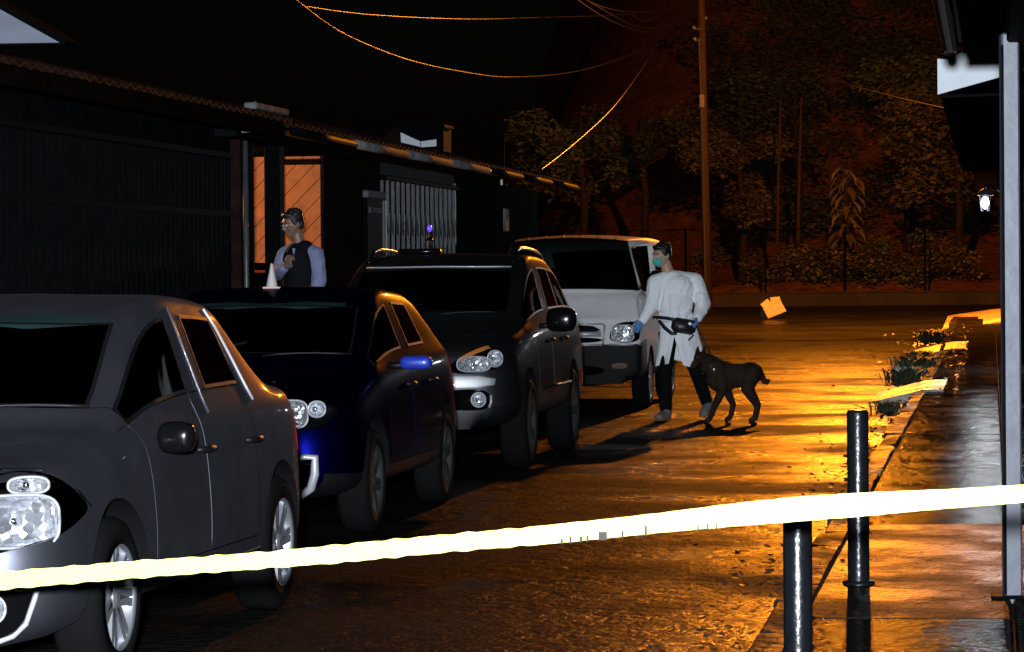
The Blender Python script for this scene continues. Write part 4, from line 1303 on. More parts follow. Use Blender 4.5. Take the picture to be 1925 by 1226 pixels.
def blue_dress(p, root, bvh):
    for sd in (1, -1):
        fr = Frame((.62, .13, .735), 28, sd)
        lamp_unit(root, bvh, fr, HL_BLUE, [(-.16, -.005, .0, .11, .08, 3.4), (.01, .02, .02, .05, .045, 2.2)], fine=True)
        f2 = Frame((.60, .10, .37), 24, sd)
        lamp_unit(root, bvh, f2, [(-.20, -.10), (-.10, -.10), (-.10, 0), (-.20, 0)], [(-.13, -.05, .0, .05, .05, 2.0)], name='fog_light', lens_off=-.02, fine=True)
        # bright hooked surround of the fog lamp
        st = [(-.16, .10), (-.05, .118), (.012, .115), (.012, .02), (-.005, -.06), (-.05, -.115), (-.13, -.135)]
        wd = [.012, .018, .024, .026, .026, .020, .008]
        pts = []
        for a, b in st:
            l, _, _, _ = bvh.ray_cast(f2.pt(a, b, -.6), f2.n, 1.6)
            pts.append((l if l is not None else f2.pt(a, b)) - f2.n * .004)
        MB().tube(pts, wd, 8).build('fog_surround', M['silver_paint'], root, smooth=True)
        mirror(root, (.975, 1.37, .985), (.19, .10, .085), sd, 'lit_mirror_blue', (.80, 1.36, .97))
        tr = Frame((.74, 3.7, .86), 120, sd)
        patch(bvh, tr, [(-.10, -.14), (.08, -.12), (.09, .12), (-.04, .14)], 'tail_light', M['red_lens'], root, .006, .01)
    g = MB()
    for k in range(4): g.box((0, .02, .58 + k * .028), (.64, .012, .008))
    g.build('grille', M['black_plastic'], root)
    MB().box((0, -.01, .49), (.40, .012, .11), bev=.004).build('number_plate', M['silver_paint'], root)
    patch(bvh, Frame((0, 1.2, 1.335), 0), [(-.48, -.022), (.48, -.022), (.47, .022), (-.47, .022)], 'sunshade_band', M['shade_band'], root, .006, rounds=1)
    wipers(root, bvh, p)

# ---- dark grey sport utility
HL_SUV = [(-.27, -.09), (-.24, -.01), (-.05, .085), (.10, .12), (.17, .06), (.17, -.03), (.10, -.065), (-.08, -.10)]
FG_SUV = [(-.28, -.075), (-.28, .075), (.02, .085), (.09, .03), (.07, -.06), (.0, -.085)]
def suv_p():
    return dict(W=1.82, R=.355, fo=.88, wb=2.62, zs=.30, z1=.50, z2=.74, paint='dark_paint', lower_mat='black_plastic', rim_mat='interior', spokes=5, quarter=True,
        yl=[.10, .24, .48, .88, 1.20, 1.32, 1.80, 2.32, 2.40, 3.10, 3.60, 4.20, 4.30, 4.42, 4.48],
        yu=[.10, .24, .48, .82, 1.08, 1.20, 1.92, 2.34, 2.42, 3.14, 4.02, 4.34, 4.38, 4.43, 4.48],
        z3=[.84, .90, .96, 1.02, 1.06, 1.075, 1.085, 1.095, 1.096, 1.11, 1.12, 1.12, 1.08, 1.04, .98],
        zc=[.95, 1.03, 1.075, 1.11, 1.13, 1.145, 1.64, 1.70, 1.705, 1.70, 1.64, 1.22, 1.17, 1.12, 1.06],
        handle_y=(2.12, 2.95), handle_z=.98, seat_z=.60, cuts=suv_cuts, dress=suv_dress, bh=.06, roof_in=1.06, arch=.065, tw=.22)
def suv_cuts(p):
    out = []
    for sd in (1, -1):
        out.append((Frame((.64, .14, .86), 27, sd), HL_SUV, .10))
        out.append((Frame((.62, .10, .565), 20, sd), FG_SUV, .07))
    out.append((Frame((0, 0, .83), 0), [(-.34, -.07), (.34, -.07), (.38, .07), (-.38, .07)], .06))
    out.append((Frame((0, 0, .50), 0), [(-.28, -.08), (.28, -.08), (.26, .08), (-.26, .08)], .06))
    return out
def suv_dress(p, root, bvh):
    for sd in (1, -1):
        fr = Frame((.64, .14, .86), 27, sd)
        lamp_unit(root, bvh, fr, HL_SUV, [(-.07, -.025, .0, .135, .058, 2.8), (.10, .015, .0, .06, .062, 2.2)], fine=True, amber=[(-.20, .015), (-.05, .085), (.08, .12), (.07, .09), (-.05, .055), (-.18, -.01)])
        f2 = Frame((.62, .10, .565), 20, sd)
        lamp_unit(root, bvh, f2, [(-.06, -.05), (.04, -.05), (.04, .05), (-.06, .05)], [(-.01, -.0, -.01, .055, .055, 2.0)], name='fog_light', lens_off=-.0)
        strip(bvh, f2, [(.085, .035), (.085, -.02), (.07, -.06)], 'fog_trim', M['silver_paint'], root, .010, .004)
        patch(bvh, Frame((.50, .05, .70), 17, sd), [(-.22, -.055), (.24, -.045), (.26, .045), (-.24, .055)], 'lit_bumper_patch', M['silver_paint'], root, .006, .008, rounds=1)  # flash light on the dark bumper, put in as a silver patch
        mirror(root, (1.06, 1.55, 1.15), (.24, .14, .19), sd, 'gloss_black', (.88, 1.54, 1.10))
        tr = Frame((.80, 4.2, 1.0), 120, sd)
        patch(bvh, tr, [(-.10, -.20), (.08, -.18), (.09, .16), (-.04, .18)], 'tail_light', M['red_lens'], root, .006, .01)
        # roof rails
        pts = []
        for k in range(9):
            y = 2.0 + k * .24
            l, _, _, _ = bvh.ray_cast(Vector((sd * .60, y, 3)), Vector((0, 0, -1)))
            pts.append(l + Vector((0, 0, .015 if k in (0, 8) else .055)))
        MB().tube(pts, .016, 8).build('roof_rail', M['gloss_black'], root, smooth=True)
        strip(bvh, Frame((1, 2.5, .6), 90, sd), [(-1.0, 0), (0, 0), (.7, 0)], 'side_moulding', M['black_plastic'], root, .014, .004)
    g = MB()
    for k in range(4): g.box((0, .02, .79 + k * .03), (.66, .012, .009))
    g.build('grille', M['gloss_black'], root)
    MB().box((0, -.008, .66), (.42, .012, .12), bev=.004).build('number_plate', M['silver_paint'], root)
    # bright drip edge over the windscreen
    pts = []
    for k in range(13):
        x = -.60 + k * .1
        l, _, _, _ = bvh.ray_cast(Vector((x, 1.93 - .10 * (1 - (x / .6) ** 2), 3)), Vector((0, 0, -1)))
        if l is not None: pts.append(l + Vector((0, -.005, .004)))
    MB().tube(pts, .007, 6).build('windshield_trim', M['silver_paint'], root, smooth=True)
    wipers(root, bvh, p)
    MB().box((-.25, 2.45, 1.715), (.36, .20, .05), bev=.02).build('roof_pod', M['gloss_black'], root, smooth=True)

# ---- white van with dark lower body
HL_VAN = [(-.18, -.11), (-.16, .05), (-.08, .115), (.15, .135), (.17, .02), (.15, -.11)]
def van_p():
    return dict(W=1.74, R=.32, fo=.98, wb=2.55, zs=.26, z1=.50, z2=.74, paint='van_white', lower_mat='van_dark', rim_mat='alloy', spokes=6, two_tone=True, lower_rows=2, no_hood=True, nose=.75, bulge=.04,
        yl=[.06, .11, .17, .25, .34, .44, 1.15, 1.62, 1.70, 3.10, 3.80, 4.44, 4.54, 4.62, 4.68],
        yu=[.06, .11, .14, .17, .21, .25, .60, 1.58, 1.68, 3.10, 4.25, 4.45, 4.52, 4.60, 4.68],
        z3=[.98, 1.06, 1.13, 1.20, 1.255, 1.29, 1.23, 1.20, 1.20, 1.20, 1.20, 1.18, 1.10, 1.02, .94],
        zc=[1.02, 1.10, 1.18, 1.26, 1.305, 1.345, 1.945, 1.975, 1.98, 1.97, 1.93, 1.25, 1.15, 1.06, .98],
        handle_y=(1.45, 2.0), handle_z=1.02, seat_z=.75, cuts=van_cuts, dress=van_dress, bh=.02, roof_in=1.27, rail=.10, xf={**{(i_, 3): .95 for i_ in range(5)}, **{(i_, 4): .91 for i_ in range(5)}, (5, 6): .955, (5, 5): .97, (5, 4): .98, (5, 7): .52, (6, 6): .745, (6, 5): .758, (6, 7): .4, (6, 4): .97, (7, 4): .97, (8, 4): .97, (9, 4): .97}, wc=.35, crease={('r', 6): .75, ('r', 5): .6, ('r', 4): .5, ('s', 5): .8, ('s', 6): .75, ('s', 0): .5, ('r', 3): .35}, crease_up=5)
def van_cuts(p):
    out = []
    for sd in (1, -1):
        out.append((Frame((.68, .045, .865), 12, sd), HL_VAN, .08))
    out.append((Frame((0, 0, .91), 0), [(-.42, -.04), (.42, -.04), (.42, .045), (-.42, .045)], .05))
    out.append((Frame((0, 0, .79), 0), [(-.42, -.035), (.42, -.035), (.42, .03), (-.42, .03)], .05))
    out.append((Frame((0, 0, .45), 0), [(-.46, -.06), (.46, -.06), (.42, .06), (-.42, .06)], .06))
    return out
def van_dress(p, root, bvh):
    for sd in (1, -1):
        fr = Frame((.68, .045, .865), 12, sd)
        lamp_unit(root, bvh, fr, HL_VAN, [(-.03, -.005, -.0, .125, .095, 3.6), (.115, .07, .01, .03, .035, 2.2)])
        strip(bvh, fr, [(-.18, -.128), (0, -.130), (.17, -.128)], 'lamp_trim', M['silver_paint'], root, .013, .004)
        mirror(root, (.99, .50, 1.42), (.16, .11, .26), sd, 'black_plastic', (.85, .52, 1.34))
        patch(bvh, Frame((.62, 0, .50), 14, sd), [(-.10, -.035), (.10, -.035), (.10, .035), (-.10, .035)], 'indicator', M['dark_amber'], root, .005, .008, rounds=1)
        strip(bvh, Frame((0, 0, .855), 0, sd), [(0, 0), (.2, 0), (.41, 0)], 'grille_bar', M['silver_paint'], root, .030, .004, 8)
        strip(bvh, Frame((0, 0, .735), 0, sd), [(0, 0), (.2, 0), (.42, 0)], 'grille_bar', M['silver_paint'], root, .012, .004, 8)
        strip(bvh, Frame((0, 0, .965), 0, sd), [(0, 0), (.2, 0), (.44, 0)], 'grille_bar', M['silver_paint'], root, .010, .003, 8)
        strip(bvh, Frame((.43, 0, .85), 0, sd), [(0, -.11), (.01, 0), (.02, .11)], 'grille_bar', M['silver_paint'], root, .012, .003, 8)
        tr = Frame((.80, 4.5, .9), 120, sd)
        patch(bvh, tr, [(-.07, -.20), (.06, -.18), (.07, .16), (-.04, .18)], 'tail_light', M['red_lens'], root, .006, .01)
    MB().box((.1, -.03, .60), (.40, .012, .12), bev=.004).build('number_plate', M['van_dark'], root)
    for k in range(8):      # orange light glints on the roof edge, added as amber beads
        x = -.70 + k * .2
        l, _, _, _ = bvh.ray_cast(Vector((x, .80, 3)), Vector((0, 0, -1)))
        if l is not None: MB().ball(l + Vector((0, 0, .006)), (.018, .022, .014), 8, 6).build('roof_glint', M['amber_lens'], root, smooth=True)

M['dark_amber'] = mat('dark_amber', (0.05, 0.02, 0.006), 0.4, spec=.2)
M['lit_mirror_blue'] = mat('lit_mirror_blue', (0.012, 0.035, 0.36), 0.45, 0.2, 0.5, 0.1)  # brighter than the body's blue, flash light put into the colour

def place(p, lat, d, yaw):
    """ground point of the front centre, from where the outer face of the near front wheel stands"""
    q = Matrix.Rotation(-R(yaw), 3, 'Z') @ Vector((p['W'] / 2, p['fo'], 0))
    return (lat - q.x, d - q.y, 0)

CARS = 'vehicles parked nose to tail along the sheds'
sp = sedan_p(); sedan = build_car(sp, 'grey_sedan', place(sp, -1.47, 12.0, 10), 10, 'dark grey sedan with large headlight behind the yellow tape', 'car', CARS)
bp_ = blue_p(); blue = build_car(bp_, 'blue_hatchback', place(bp_, -.79, 18.75, 8.5), 8.5, 'deep blue hatchback with hooked bright fog lamp surround behind the grey sedan', 'car', CARS)
up = suv_p(); suv = build_car(up, 'dark_suv', place(up, .15, 25.0, 8.5), 8.5, 'dark grey sport utility car with flash-lit bumper coloured silver and round fog light', 'car', CARS)
vp = van_p(); van = build_car(vp, 'white_van', place(vp, 1.58, 36.2, 8.5), 8.5, 'white van with dark lower body and chrome grille behind the dark utility car', 'van', CARS)
# ------------------------------------------------------------------ people, dog and small things
M['skin'] = mat('skin', (0.42, 0.25, 0.18), .5, noise=.08, nscale=30)
M['skin_dark'] = mat('skin_dark', (0.14, 0.08, 0.055), .5, noise=.08, nscale=30)
M['hair'] = mat('hair', (0.008, 0.007, 0.006), .45, noise=.3, nscale=60, bump=.6, bscale=120)
M['gown'] = mat('gown', (0.78, 0.81, 0.85), .8, noise=.05, nscale=12, bump=.7, bscale=13, bdist=.03, stretch=(1.3, 1.3, .35))
M['mask'] = mat('mask', (0.04, 0.42, 0.36), .7)
M['glove'] = mat('glove', (0.10, 0.26, 0.55), .4)
M['trousers'] = mat('trousers', (0.003, 0.003, 0.0035), .9, spec=.1, noise=.2, nscale=12, bump=.4, bscale=25, bdist=.02)
M['shoe_cover'] = mat('shoe_cover', (0.12, 0.115, 0.11), .6, noise=.2, nscale=18)
M['black_nylon'] = mat('black_nylon', (0.010, 0.010, 0.012), .38, bump=.3, bscale=40)
M['fur'] = mat('fur', (0.020, 0.012, 0.008), .85, spec=.15, noise=.55, nscale=7, bump=.5, bscale=110, bdist=.01)
M['eye_white'] = mat('eye_white', (0.6, 0.6, 0.6), .2)
M['shirt'] = mat('shirt', (0.14, 0.165, 0.28), .8, noise=.08, nscale=15, bump=.5, bscale=16, bdist=.02)
M['vest'] = mat('vest', (0.003, 0.0035, 0.005), .8, spec=.1, bump=.4, bscale=40)
M['tape'] = mat('tape', (0.80, 0.80, 0.21), .35, noise=.06, nscale=20)
M['tape_ink'] = mat('tape_ink', (0.025, 0.025, 0.015), .8)
M['carton'] = mat('carton', (0.32, 0.25, 0.19), .75, noise=.15, nscale=9)
M['cone_white'] = mat('cone_white', (0.38, 0.37, 0.37), .5)
M['cone_pink'] = mat('cone_pink', (0.55, 0.36, 0.33), .5)

def head_frame(c, yaw, tilt, roll=0):
    rot = Matrix.Rotation(R(yaw), 3, 'Z') @ Matrix.Rotation(R(tilt), 3, 'X') @ Matrix.Rotation(R(roll), 3, 'Y')
    c = Vector(c)
    return (lambda x, y, z: c + rot @ Vector((x, y, z))), rot

def add_head(mb, P, rot, neck_to):
    mb.ball(P(0, .012, .035), (.075, .094, .088), 16, 12, rot)
    mb.ball(P(0, -.022, -.03), (.064, .072, .088), 16, 12, rot)
    mb.ball(P(0, -.058, -.088), (.034, .030, .026), 12, 8, rot)
    mb.ball(P(0, -.072, .035), (.055, .022, .020), 12, 8, rot)
    mb.tube([P(0, -.090, .012), P(0, -.108, -.018), P(0, -.112, -.032)], [.009, .012, .014], 8)
    for sx in (-1, 1):
        mb.ball(P(sx * .010, -.102, -.034), .010, 8, 6)
        mb.ball(P(sx * .077, .012, -.008), (.010, .022, .033), 10, 8, rot)
        mb.ball(P(sx * .040, -.070, -.025), (.022, .018, .018), 10, 8, rot)
    mb.ball(P(0, -.090, -.062), (.026, .010, .007), 10, 6, rot)
    mb.tube([P(0, .02, -.06), neck_to], [.056, .062], 14)

def face_bits(P, rot, parent, hairm):
    for sx in (-1, 1):
        e = MB().ball(P(sx * .030, -.083, .006), (.013, .010, .009), 10, 8, rot).build('eye', M['eye_white'], parent, smooth=True)
        MB().ball(P(sx * .030, -.0925, .006), (.006, .003, .006), 8, 6, rot).build('pupil', M['hair'], e, smooth=True)
        MB().tube([P(sx * .014, -.094, .028), P(sx * .032, -.092, .034), P(sx * .050, -.078, .028)], [.004, .005, .003], 6).build('eyebrow', hairm, parent, smooth=True)

def hair_cap(P, rot, m, parent, long_=0.0):
    mb = MB()
    mb.ball(P(0, .022, .048), (.082, .098, .088), 16, 12, rot)
    mb.ball(P(0, .060, .0), (.070, .055, .075 + long_), 14, 10, rot)
    mb.ball(P(0, -.055, .095), (.060, .035, .026), 12, 8, rot)
    for sx in (-1, 1): mb.ball(P(sx * .072, .0, .03), (.014, .035, .045), 10, 8, rot)
    random.seed(4)
    for k in range(40):
        a = random.uniform(0, 6.28); e = random.uniform(.3, 1.4)
        q = P(.08 * math.cos(a) * math.cos(e), .022 + .096 * math.sin(a) * math.cos(e), .05 + .086 * math.sin(e))
        mb.ball(q, .014, 6, 5)
    return skin(mb, 'hair', .007, m, parent, 3)

def hand(base, d, n, curl, m, parent, name='glove', thumb_side=1, scale=1.0):
    d = Vector(d).normalized(); n = Vector(n); n = (n - d * n.dot(d)).normalized(); s_ = d.cross(n).normalized() * thumb_side
    base = Vector(base); mb = MB(); k = scale
    rot = Matrix((s_, d, n)).transposed()
    mb.ball(base + d * .05 * k, (.042 * k, .052 * k, .017 * k), 12, 8, rot)
    mb.tube([base - d * .045, base + d * .02 * k], [.031, .029], 12)
    for i, ln in enumerate((.070, .078, .072, .056)):
        p = base + d * (.088 - .004 * abs(i - 1)) * k + s_ * (.030 - .020 * i) * k
        dd = d.copy(); pts = [p - d * .02, p]
        for q in range(3):
            an = curl * (.7 + .3 * q)
            dd = (Matrix.Rotation(an, 3, s_ * thumb_side) @ dd) if True else dd
            if dd.dot(n) < 0 and q == 0 and curl > 0: dd = dd - n * 2 * dd.dot(n)
            pts.append(pts[-1] + dd * ln * (.42, .33, .25)[q] * k)
        mb.limb(pts, [.0095, .0095, .009, .0085, .0075], 8)
    p = base + d * .028 * k + s_ * .034 * k
    d1 = (d * .55 + s_ * .75 + n * .25).normalized(); d2 = (d * .85 + s_ * .2 + n * .5).normalized()
    mb.limb([base + d * .02 + s_ * .02, p, p + d1 * .032 * k, p + d1 * .032 * k + d2 * .028 * k], [.013, .0125, .011, .009], 8)
    return skin(mb, name, .0042, m, parent, 4)

# ---- man in a white gown
MAN = Vector((1.69, 33.0, 0))
man = empty('person', MAN); tag(man, 'man in white protective gown and green mask walking a dark dog', 'person')
P, rot = head_frame((-.135, -.03, 1.705), -52, 10)
mb = MB()
add_head(mb, P, rot, (-.05, 0, 1.46))
mb.ball((0, .01, 1.32), (.17, .11, .18), 14, 10).ball((0, .0, 1.08), (.15, .10, .16), 14, 10).ball((0, 0, .93), (.15, .10, .12), 14, 10)
mb.limb([(-.17, -.03, 1.43), (.16, .05, 1.44)], [.06, .06])
mb.limb([(-.20, -.03, 1.42), (-.24, -.06, 1.18), (-.355, -.15, 1.03)], [.05, .042, .030])
mb.limb([(.20, .05, 1.43), (.285, .02, 1.2), (.215, -.15, 1.05)], [.05, .042, .030])
mb.limb([(-.08, 0, .9), (-.12, -.07, .48), (-.10, .02, .10), (-.14, -.06, .05)], [.08, .055, .04, .035])
mb.limb([(.09, .02, .9), (.215, -.02, .50), (.325, .16, .17), (.31, .10, .08)], [.08, .055, .04, .035])
skin(mb, 'body', .009, M['skin'], man, 3)
face_bits(P, rot, man, M['hair'])
hair_cap(P, rot, M['hair'], man)
mk = skin(MB().ball(P(0, -.068, -.055), (.058, .052, .050), 16, 12, rot).ball(P(0, -.105, -.045), (.022, .022, .030), 12, 8, rot), 'face_mask', .006, M['mask'], man, 4)
for sx in (-1, 1): MB().tube([P(sx * .05, -.075, -.045), P(sx * .078, -.02, -.012), P(sx * .084, .02, .0)], .003, 6).build('mask_strap', M['mask'], mk)
gm = MB()
gm.ball((0, .01, 1.36), (.205, .145, .17), 18, 12).ball((-.01, -.005, 1.20), (.195, .150, .19), 18, 12).ball((0, 0, 1.06), (.200, .155, .10), 18, 12)
gm.limb([(-.19, -.03, 1.43), (-.05, 0, 1.475), (.17, .05, 1.44)], [.085, .085, .09])
gm.limb([(-.205, -.03, 1.42), (-.245, -.06, 1.19), (-.345, -.145, 1.04)], [.092, .078, .050])
gm.limb([(.205, .05, 1.43), (.29, .02, 1.20), (.220, -.145, 1.06)], [.096, .084, .055])
random.seed(9)
for arm in (((-.23, -.09, 1.30), (-.29, -.12, 1.12)), ((.27, -.05, 1.30), (.27, -.09, 1.12))):
    for k in range(7):
        f = k / 6; c = Vector(arm[0]).lerp(Vector(arm[1]), f)
        gm.limb([c + Vector((-.05, -.01, .01)), c + Vector((0, -.03, 0)), c + Vector((.05, -.005, -.012))], [.010, .014, .010], 7)
gown = skin(gm, 'gown', .0095, M['gown'], man, 5)
def pull_folds(me, amp, k, box, seed=0.0):
    nrm = [v.normal.copy() for v in me.vertices]
    for v in me.vertices:        # cloth pulled from the shoulder down to the belt
        x, y, z = v.co
        wx = max(0, 1 - abs(x - box[0]) / box[1]); wz = max(0, 1 - abs(z - box[2]) / box[3])
        w_ = min(1, wx * 2.2) * min(1, wz * 2.5) * (1 if y < .03 else .3)
        q = x * .86 - z * .50 + .035 * math.sin(z * 11 + seed) + .02 * math.sin(x * 23 + z * 17)
        sn = math.sin(q * k + seed)
        v.co += nrm[v.index] * (amp * w_ * (sn if sn > -.35 else -.35 - (sn + .35) * .3) * (.6 + .4 * math.sin(z * 13 + x * 9)))
    me.update()
pull_folds(gown.data, .013, 78, (0, .24, 1.24, .26))
# skirt of the gown, open in front
vs, fs = [], []
nz_, na = 16, 72
for i in range(nz_ + 1):
    f = i / nz_
    for j in range(na + 1):
        u = j / na
        gap = max(0.0, (f - .36) / .64) * .30
        th = -math.pi / 2 - .22 + gap + u * (2 * math.pi - 2 * gap)
        flare = 1 + .10 * f
        wv = 1 + (.05 * math.sin(u * 31) + .035 * math.sin(u * 57 + 1)) * f
        rx, ry = (.185 + .075 * f) * wv, (.140 + .075 * f) * wv
        hem = .06 * (1 - math.cos(u * 2 * math.pi)) * .5
        z = 1.04 - f * (.47 - hem * .7 + .02 * math.sin(u * 17))
        vs.append((.015 + .03 * f + rx * math.cos(th), .01 + ry * math.sin(th), z))
for i in range(nz_):
    for j in range(na):
        a = i * (na + 1) + j; fs.append((a, a + 1, a + na + 2, a + na + 1))
sk = evaluated(MB().add(vs, fs), 'gown_skirt', [('SOLIDIFY', dict(thickness=.006))])
link_mesh('gown_skirt', sk, M['gown'], gown)
tr = MB()
tr.ball((0, 0, .93), (.165, .12, .14), 14, 10)
tr.limb([(-.08, 0, .9), (-.12, -.07, .48), (-.105, .015, .12)], [.105, .078, .068], 12)
tr.limb([(.09, .02, .9), (.215, -.02, .50), (.322, .15, .19)], [.105, .080, .066], 12)
skin(tr, 'trousers', .011, M['trousers'], man, 5)
def shoe(c, d, up, m, parent):
    d = Vector(d).normalized(); up = Vector(up); s_ = d.cross(up).normalized(); up = s_.cross(d)
    rt = Matrix((s_, d, up)).transposed(); c = Vector(c)
    mb = MB().ball(c, (.05, .14, .042), 14, 10, rt).ball(c - d * .07 + up * .03, (.048, .065, .055), 12, 8, rt).ball(c + d * .08 - up * .005, (.054, .06, .035), 12, 8, rt)
    mb.box(c - up * .028, (.085, .25, .022), rt, bev=.01)
    return skin(mb, 'shoe', .008, m, parent, 3)
shoe((-.135, -.065, .048), (-.55, -.8, 0), (0, 0, 1), M['shoe_cover'], man)
shoe((.322, .115, .125), (-.38, -.62, -.62), (-.3, -.45, .8), M['shoe_cover'], man)
hand((-.362, -.158, 1.02), (-.40, -.45, -.55), (.7, -.5, .3), .25, M['glove'], man)
hand((.212, -.160, 1.055), (-.10, -.50, -.65), (-.9, .1, .1), .95, M['glove'], man, thumb_side=-1)
# waist pack
wp = empty('waist_pack', MAN); tag(wp, 'black waist pack with straps worn over the white gown', 'waist pack')
MB().tube([(.015 + .205 * math.cos(a), .005 + .165 * math.sin(a), 1.02 - .045 * math.sin(a + 1.2)) for a in [k * 2 * math.pi / 36 for k in range(37)]], .019, 8).build('belt', M['black_nylon'], wp, smooth=True)
sx = MB().box((.075, -.195, .975), (.26, .10, .155), Matrix.Rotation(R(10), 3, 'Y') @ Matrix.Rotation(R(12), 3, 'Z'), bev=.04); sx.build('pouch', M['black_nylon'], wp, smooth=True)
MB().box((.08, -.255, .965), (.17, .03, .09), Matrix.Rotation(R(10), 3, 'Y') @ Matrix.Rotation(R(12), 3, 'Z'), bev=.014).build('front_pocket', M['black_nylon'], wp, smooth=True)
MB().box((.135, -.262, 1.0), (.035, .012, .03), Matrix.Rotation(R(35), 3, 'Y'), bev=.004).build('buckle', M['silver_paint'], wp)
MB().tube([(-.17, -.09, 1.03), (-.12, -.15, .96), (-.05, -.18, .90), (.0, -.20, .90)], [.018, .020, .020, .018], 8).build('strap', M['black_nylon'], wp, smooth=True)
MB().tube([(.13, -.24, .93), (.17, -.25, .88), (.12, -.25, .83)], .010, 6).build('strap', M['black_nylon'], wp, smooth=True)

# ---- dog
DOG = Vector((2.24, 32.35, 0))
dog = empty('dog', DOG); tag(dog, 'dark brown shepherd dog on a leash beside the gowned man', 'dog')
mb = MB()
mb.ball((-.11, 0, .465), (.175, .110, .165), 16, 12).ball((.04, 0, .475), (.18, .095, .125), 16, 12).ball((.17, 0, .495), (.125, .095, .12), 14, 10)
mb.limb([(-.17, -.01, .53), (-.26, -.03, .60), (-.315, -.05, .645)], [.125, .105, .080], 12)
mb.ball((-.335, -.06, .655), (.074, .080, .068), 12, 9)
mb.limb([(-.355, -.09, .635), (-.395, -.135, .600), (-.42, -.165, .578)], [.050, .040, .030], 10)
for sx_, sy in ((-.04, -.01), (.025, .035)):
    mb.limb([(-.325 + sx_, -.04 + sy, .70), (-.322 + sx_, -.03 + sy, .745), (-.318 + sx_, -.03 + sy, .785)], [.028, .020, .005], 8)
mb.limb([(-.135, -.055, .46), (-.12, -.062, .33), (-.205, -.07, .15), (-.245, -.075, .045), (-.275, -.085, .024)], [.085, .052, .032, .027, .030], 10)
mb.limb([(-.10, .055, .46), (-.065, .06, .33), (.0, .06, .175), (-.03, .06, .05), (-.065, .055, .024)], [.08, .050, .031, .026, .030], 10)
mb.limb([(.185, -.045, .50), (.135, -.065, .345), (.235, -.065, .165), (.205, -.068, .045), (.17, -.075, .024)], [.10, .068, .031, .026, .030], 10)
mb.limb([(.185, .045, .50), (.15, .065, .345), (.255, .065, .175), (.232, .068, .045), (.20, .06, .024)], [.10, .066, .031, .026, .030], 10)
mb.limb([(.25, 0, .545), (.285, 0, .48), (.312, 0, .415), (.338, 0, .405), (.360, 0, .425)], [.040, .034, .031, .028, .018], 9)
skin(mb, 'body', .0085, M['fur'], dog, 5)
for sx_ in (-.028, .03): MB().ball((-.360 + sx_ * .7, -.112 + sx_, .667), .009, 8, 6).build('eye', M['gloss_black'], dog, smooth=True)
MB().ball((-.428, -.178, .582), (.016, .014, .012), 8, 6).build('nose', M['gloss_black'], dog, smooth=True)
co = MB().tube([Vector((-.235, -.022, .58)) + Vector((math.cos(a) * .072, math.sin(a) * .112, math.cos(a) * .092)) for a in [k * 2 * math.pi / 24 for k in range(25)]], .011, 7).build('collar', M['black_nylon'], dog, smooth=True)
MB().box((-.205, -.135, .545), (.016, .008, .024), bev=.003).build('collar_ring', M['chrome'], co)
hp = MAN + Vector((.20, -.215, .985)); cp = DOG + Vector((-.225, -.05, .675))
le = MB().tube([hp + Vector((-.012, .05, .06)), hp, hp + (cp - hp) * .35 + Vector((.018, 0, -.03)), hp + (cp - hp) * .7 + Vector((.012, 0, -.02)), cp], .0085, 8).build('leash', M['black_nylon'], smooth=True)
tag(le, 'black leash from the gloved hand down to the dog', 'leash')

# ---- officer in the porch
of_loc = at(572, 600, 25.75); of_loc.z = .33
off = empty('person', of_loc); tag(off, 'man in dark vest and pale blue shirt standing in the lit porch', 'person')
P, rot = head_frame((-.075, 0, 1.605), -58, 14)
mb = MB(); add_head(mb, P, rot, (-.02, .02, 1.42))
mb.ball((0, .02, 1.27), (.16, .11, .17), 14, 10).ball((0, .02, 1.04), (.14, .10, .15), 14, 10).ball((0, .02, .9), (.15, .10, .12), 14, 10)
mb.limb([(-.14, .06, 1.34), (.12, -.02, 1.34)], [.055, .055])
mb.limb([(.13, -.03, 1.32), (.165, -.03, 1.10), (.10, -.10, .90)], [.05, .042, .03])
mb.limb([(-.155, .05, 1.32), (-.22, -.02, 1.16), (-.14, -.20, 1.22)], [.05, .042, .03])
mb.limb([(-.08, .02, .87), (-.09, .0, .46), (-.09, .04, .08), (-.13, -.05, .05)], [.08, .055, .04, .035])
mb.limb([(.08, .02, .87), (.09, .0, .46), (.09, .04, .08), (.05, -.05, .05)], [.08, .055, .04, .035])
skin(mb, 'body', .009, M['skin_dark'], off, 3)
face_bits(P, rot, off, M['hair']); hair_cap(P, rot, M['hair'], off)
sh = MB().ball((0, .02, 1.25), (.168, .125, .18), 16, 12).ball((0, .02, 1.04), (.165, .125, .16), 16, 12)
sh.limb([(-.14, .06, 1.33), (-.02, .03, 1.40), (.12, -.02, 1.33)], [.08, .07, .08])
sh.limb([(.135, -.03, 1.32), (.17, -.035, 1.10), (.115, -.09, .92)], [.085, .072, .052]); sh.limb([(-.155, .05, 1.32), (-.22, -.02, 1.16), (-.15, -.18, 1.21)], [.08, .065, .05])
pull_folds(skin(sh, 'shirt', .010, M['shirt'], off, 4).data, .009, 60, (.05, .3, 1.15, .3), 1.0)
ve_ = MB().ball((-.015, .015, 1.24), (.175, .145, .21), 16, 12).ball((-.01, .02, 1.03), (.180, .142, .16), 16, 12).ball((.03, .01, 1.40), (.09, .10, .06), 12, 8)
skin(ve_, 'vest', .010, M['vest'], off, 4)
tr = MB().ball((0, .02, .9), (.165, .12, .12), 14, 10).limb([(-.08, .02, .87), (-.09, .0, .46), (-.09, .04, .1)], [.10, .078, .07], 12).limb([(.08, .02, .87), (.09, .0, .46), (.09, .04, .1)], [.10, .078, .07], 12)
skin(tr, 'trousers', .012, M['trousers'], off, 4)
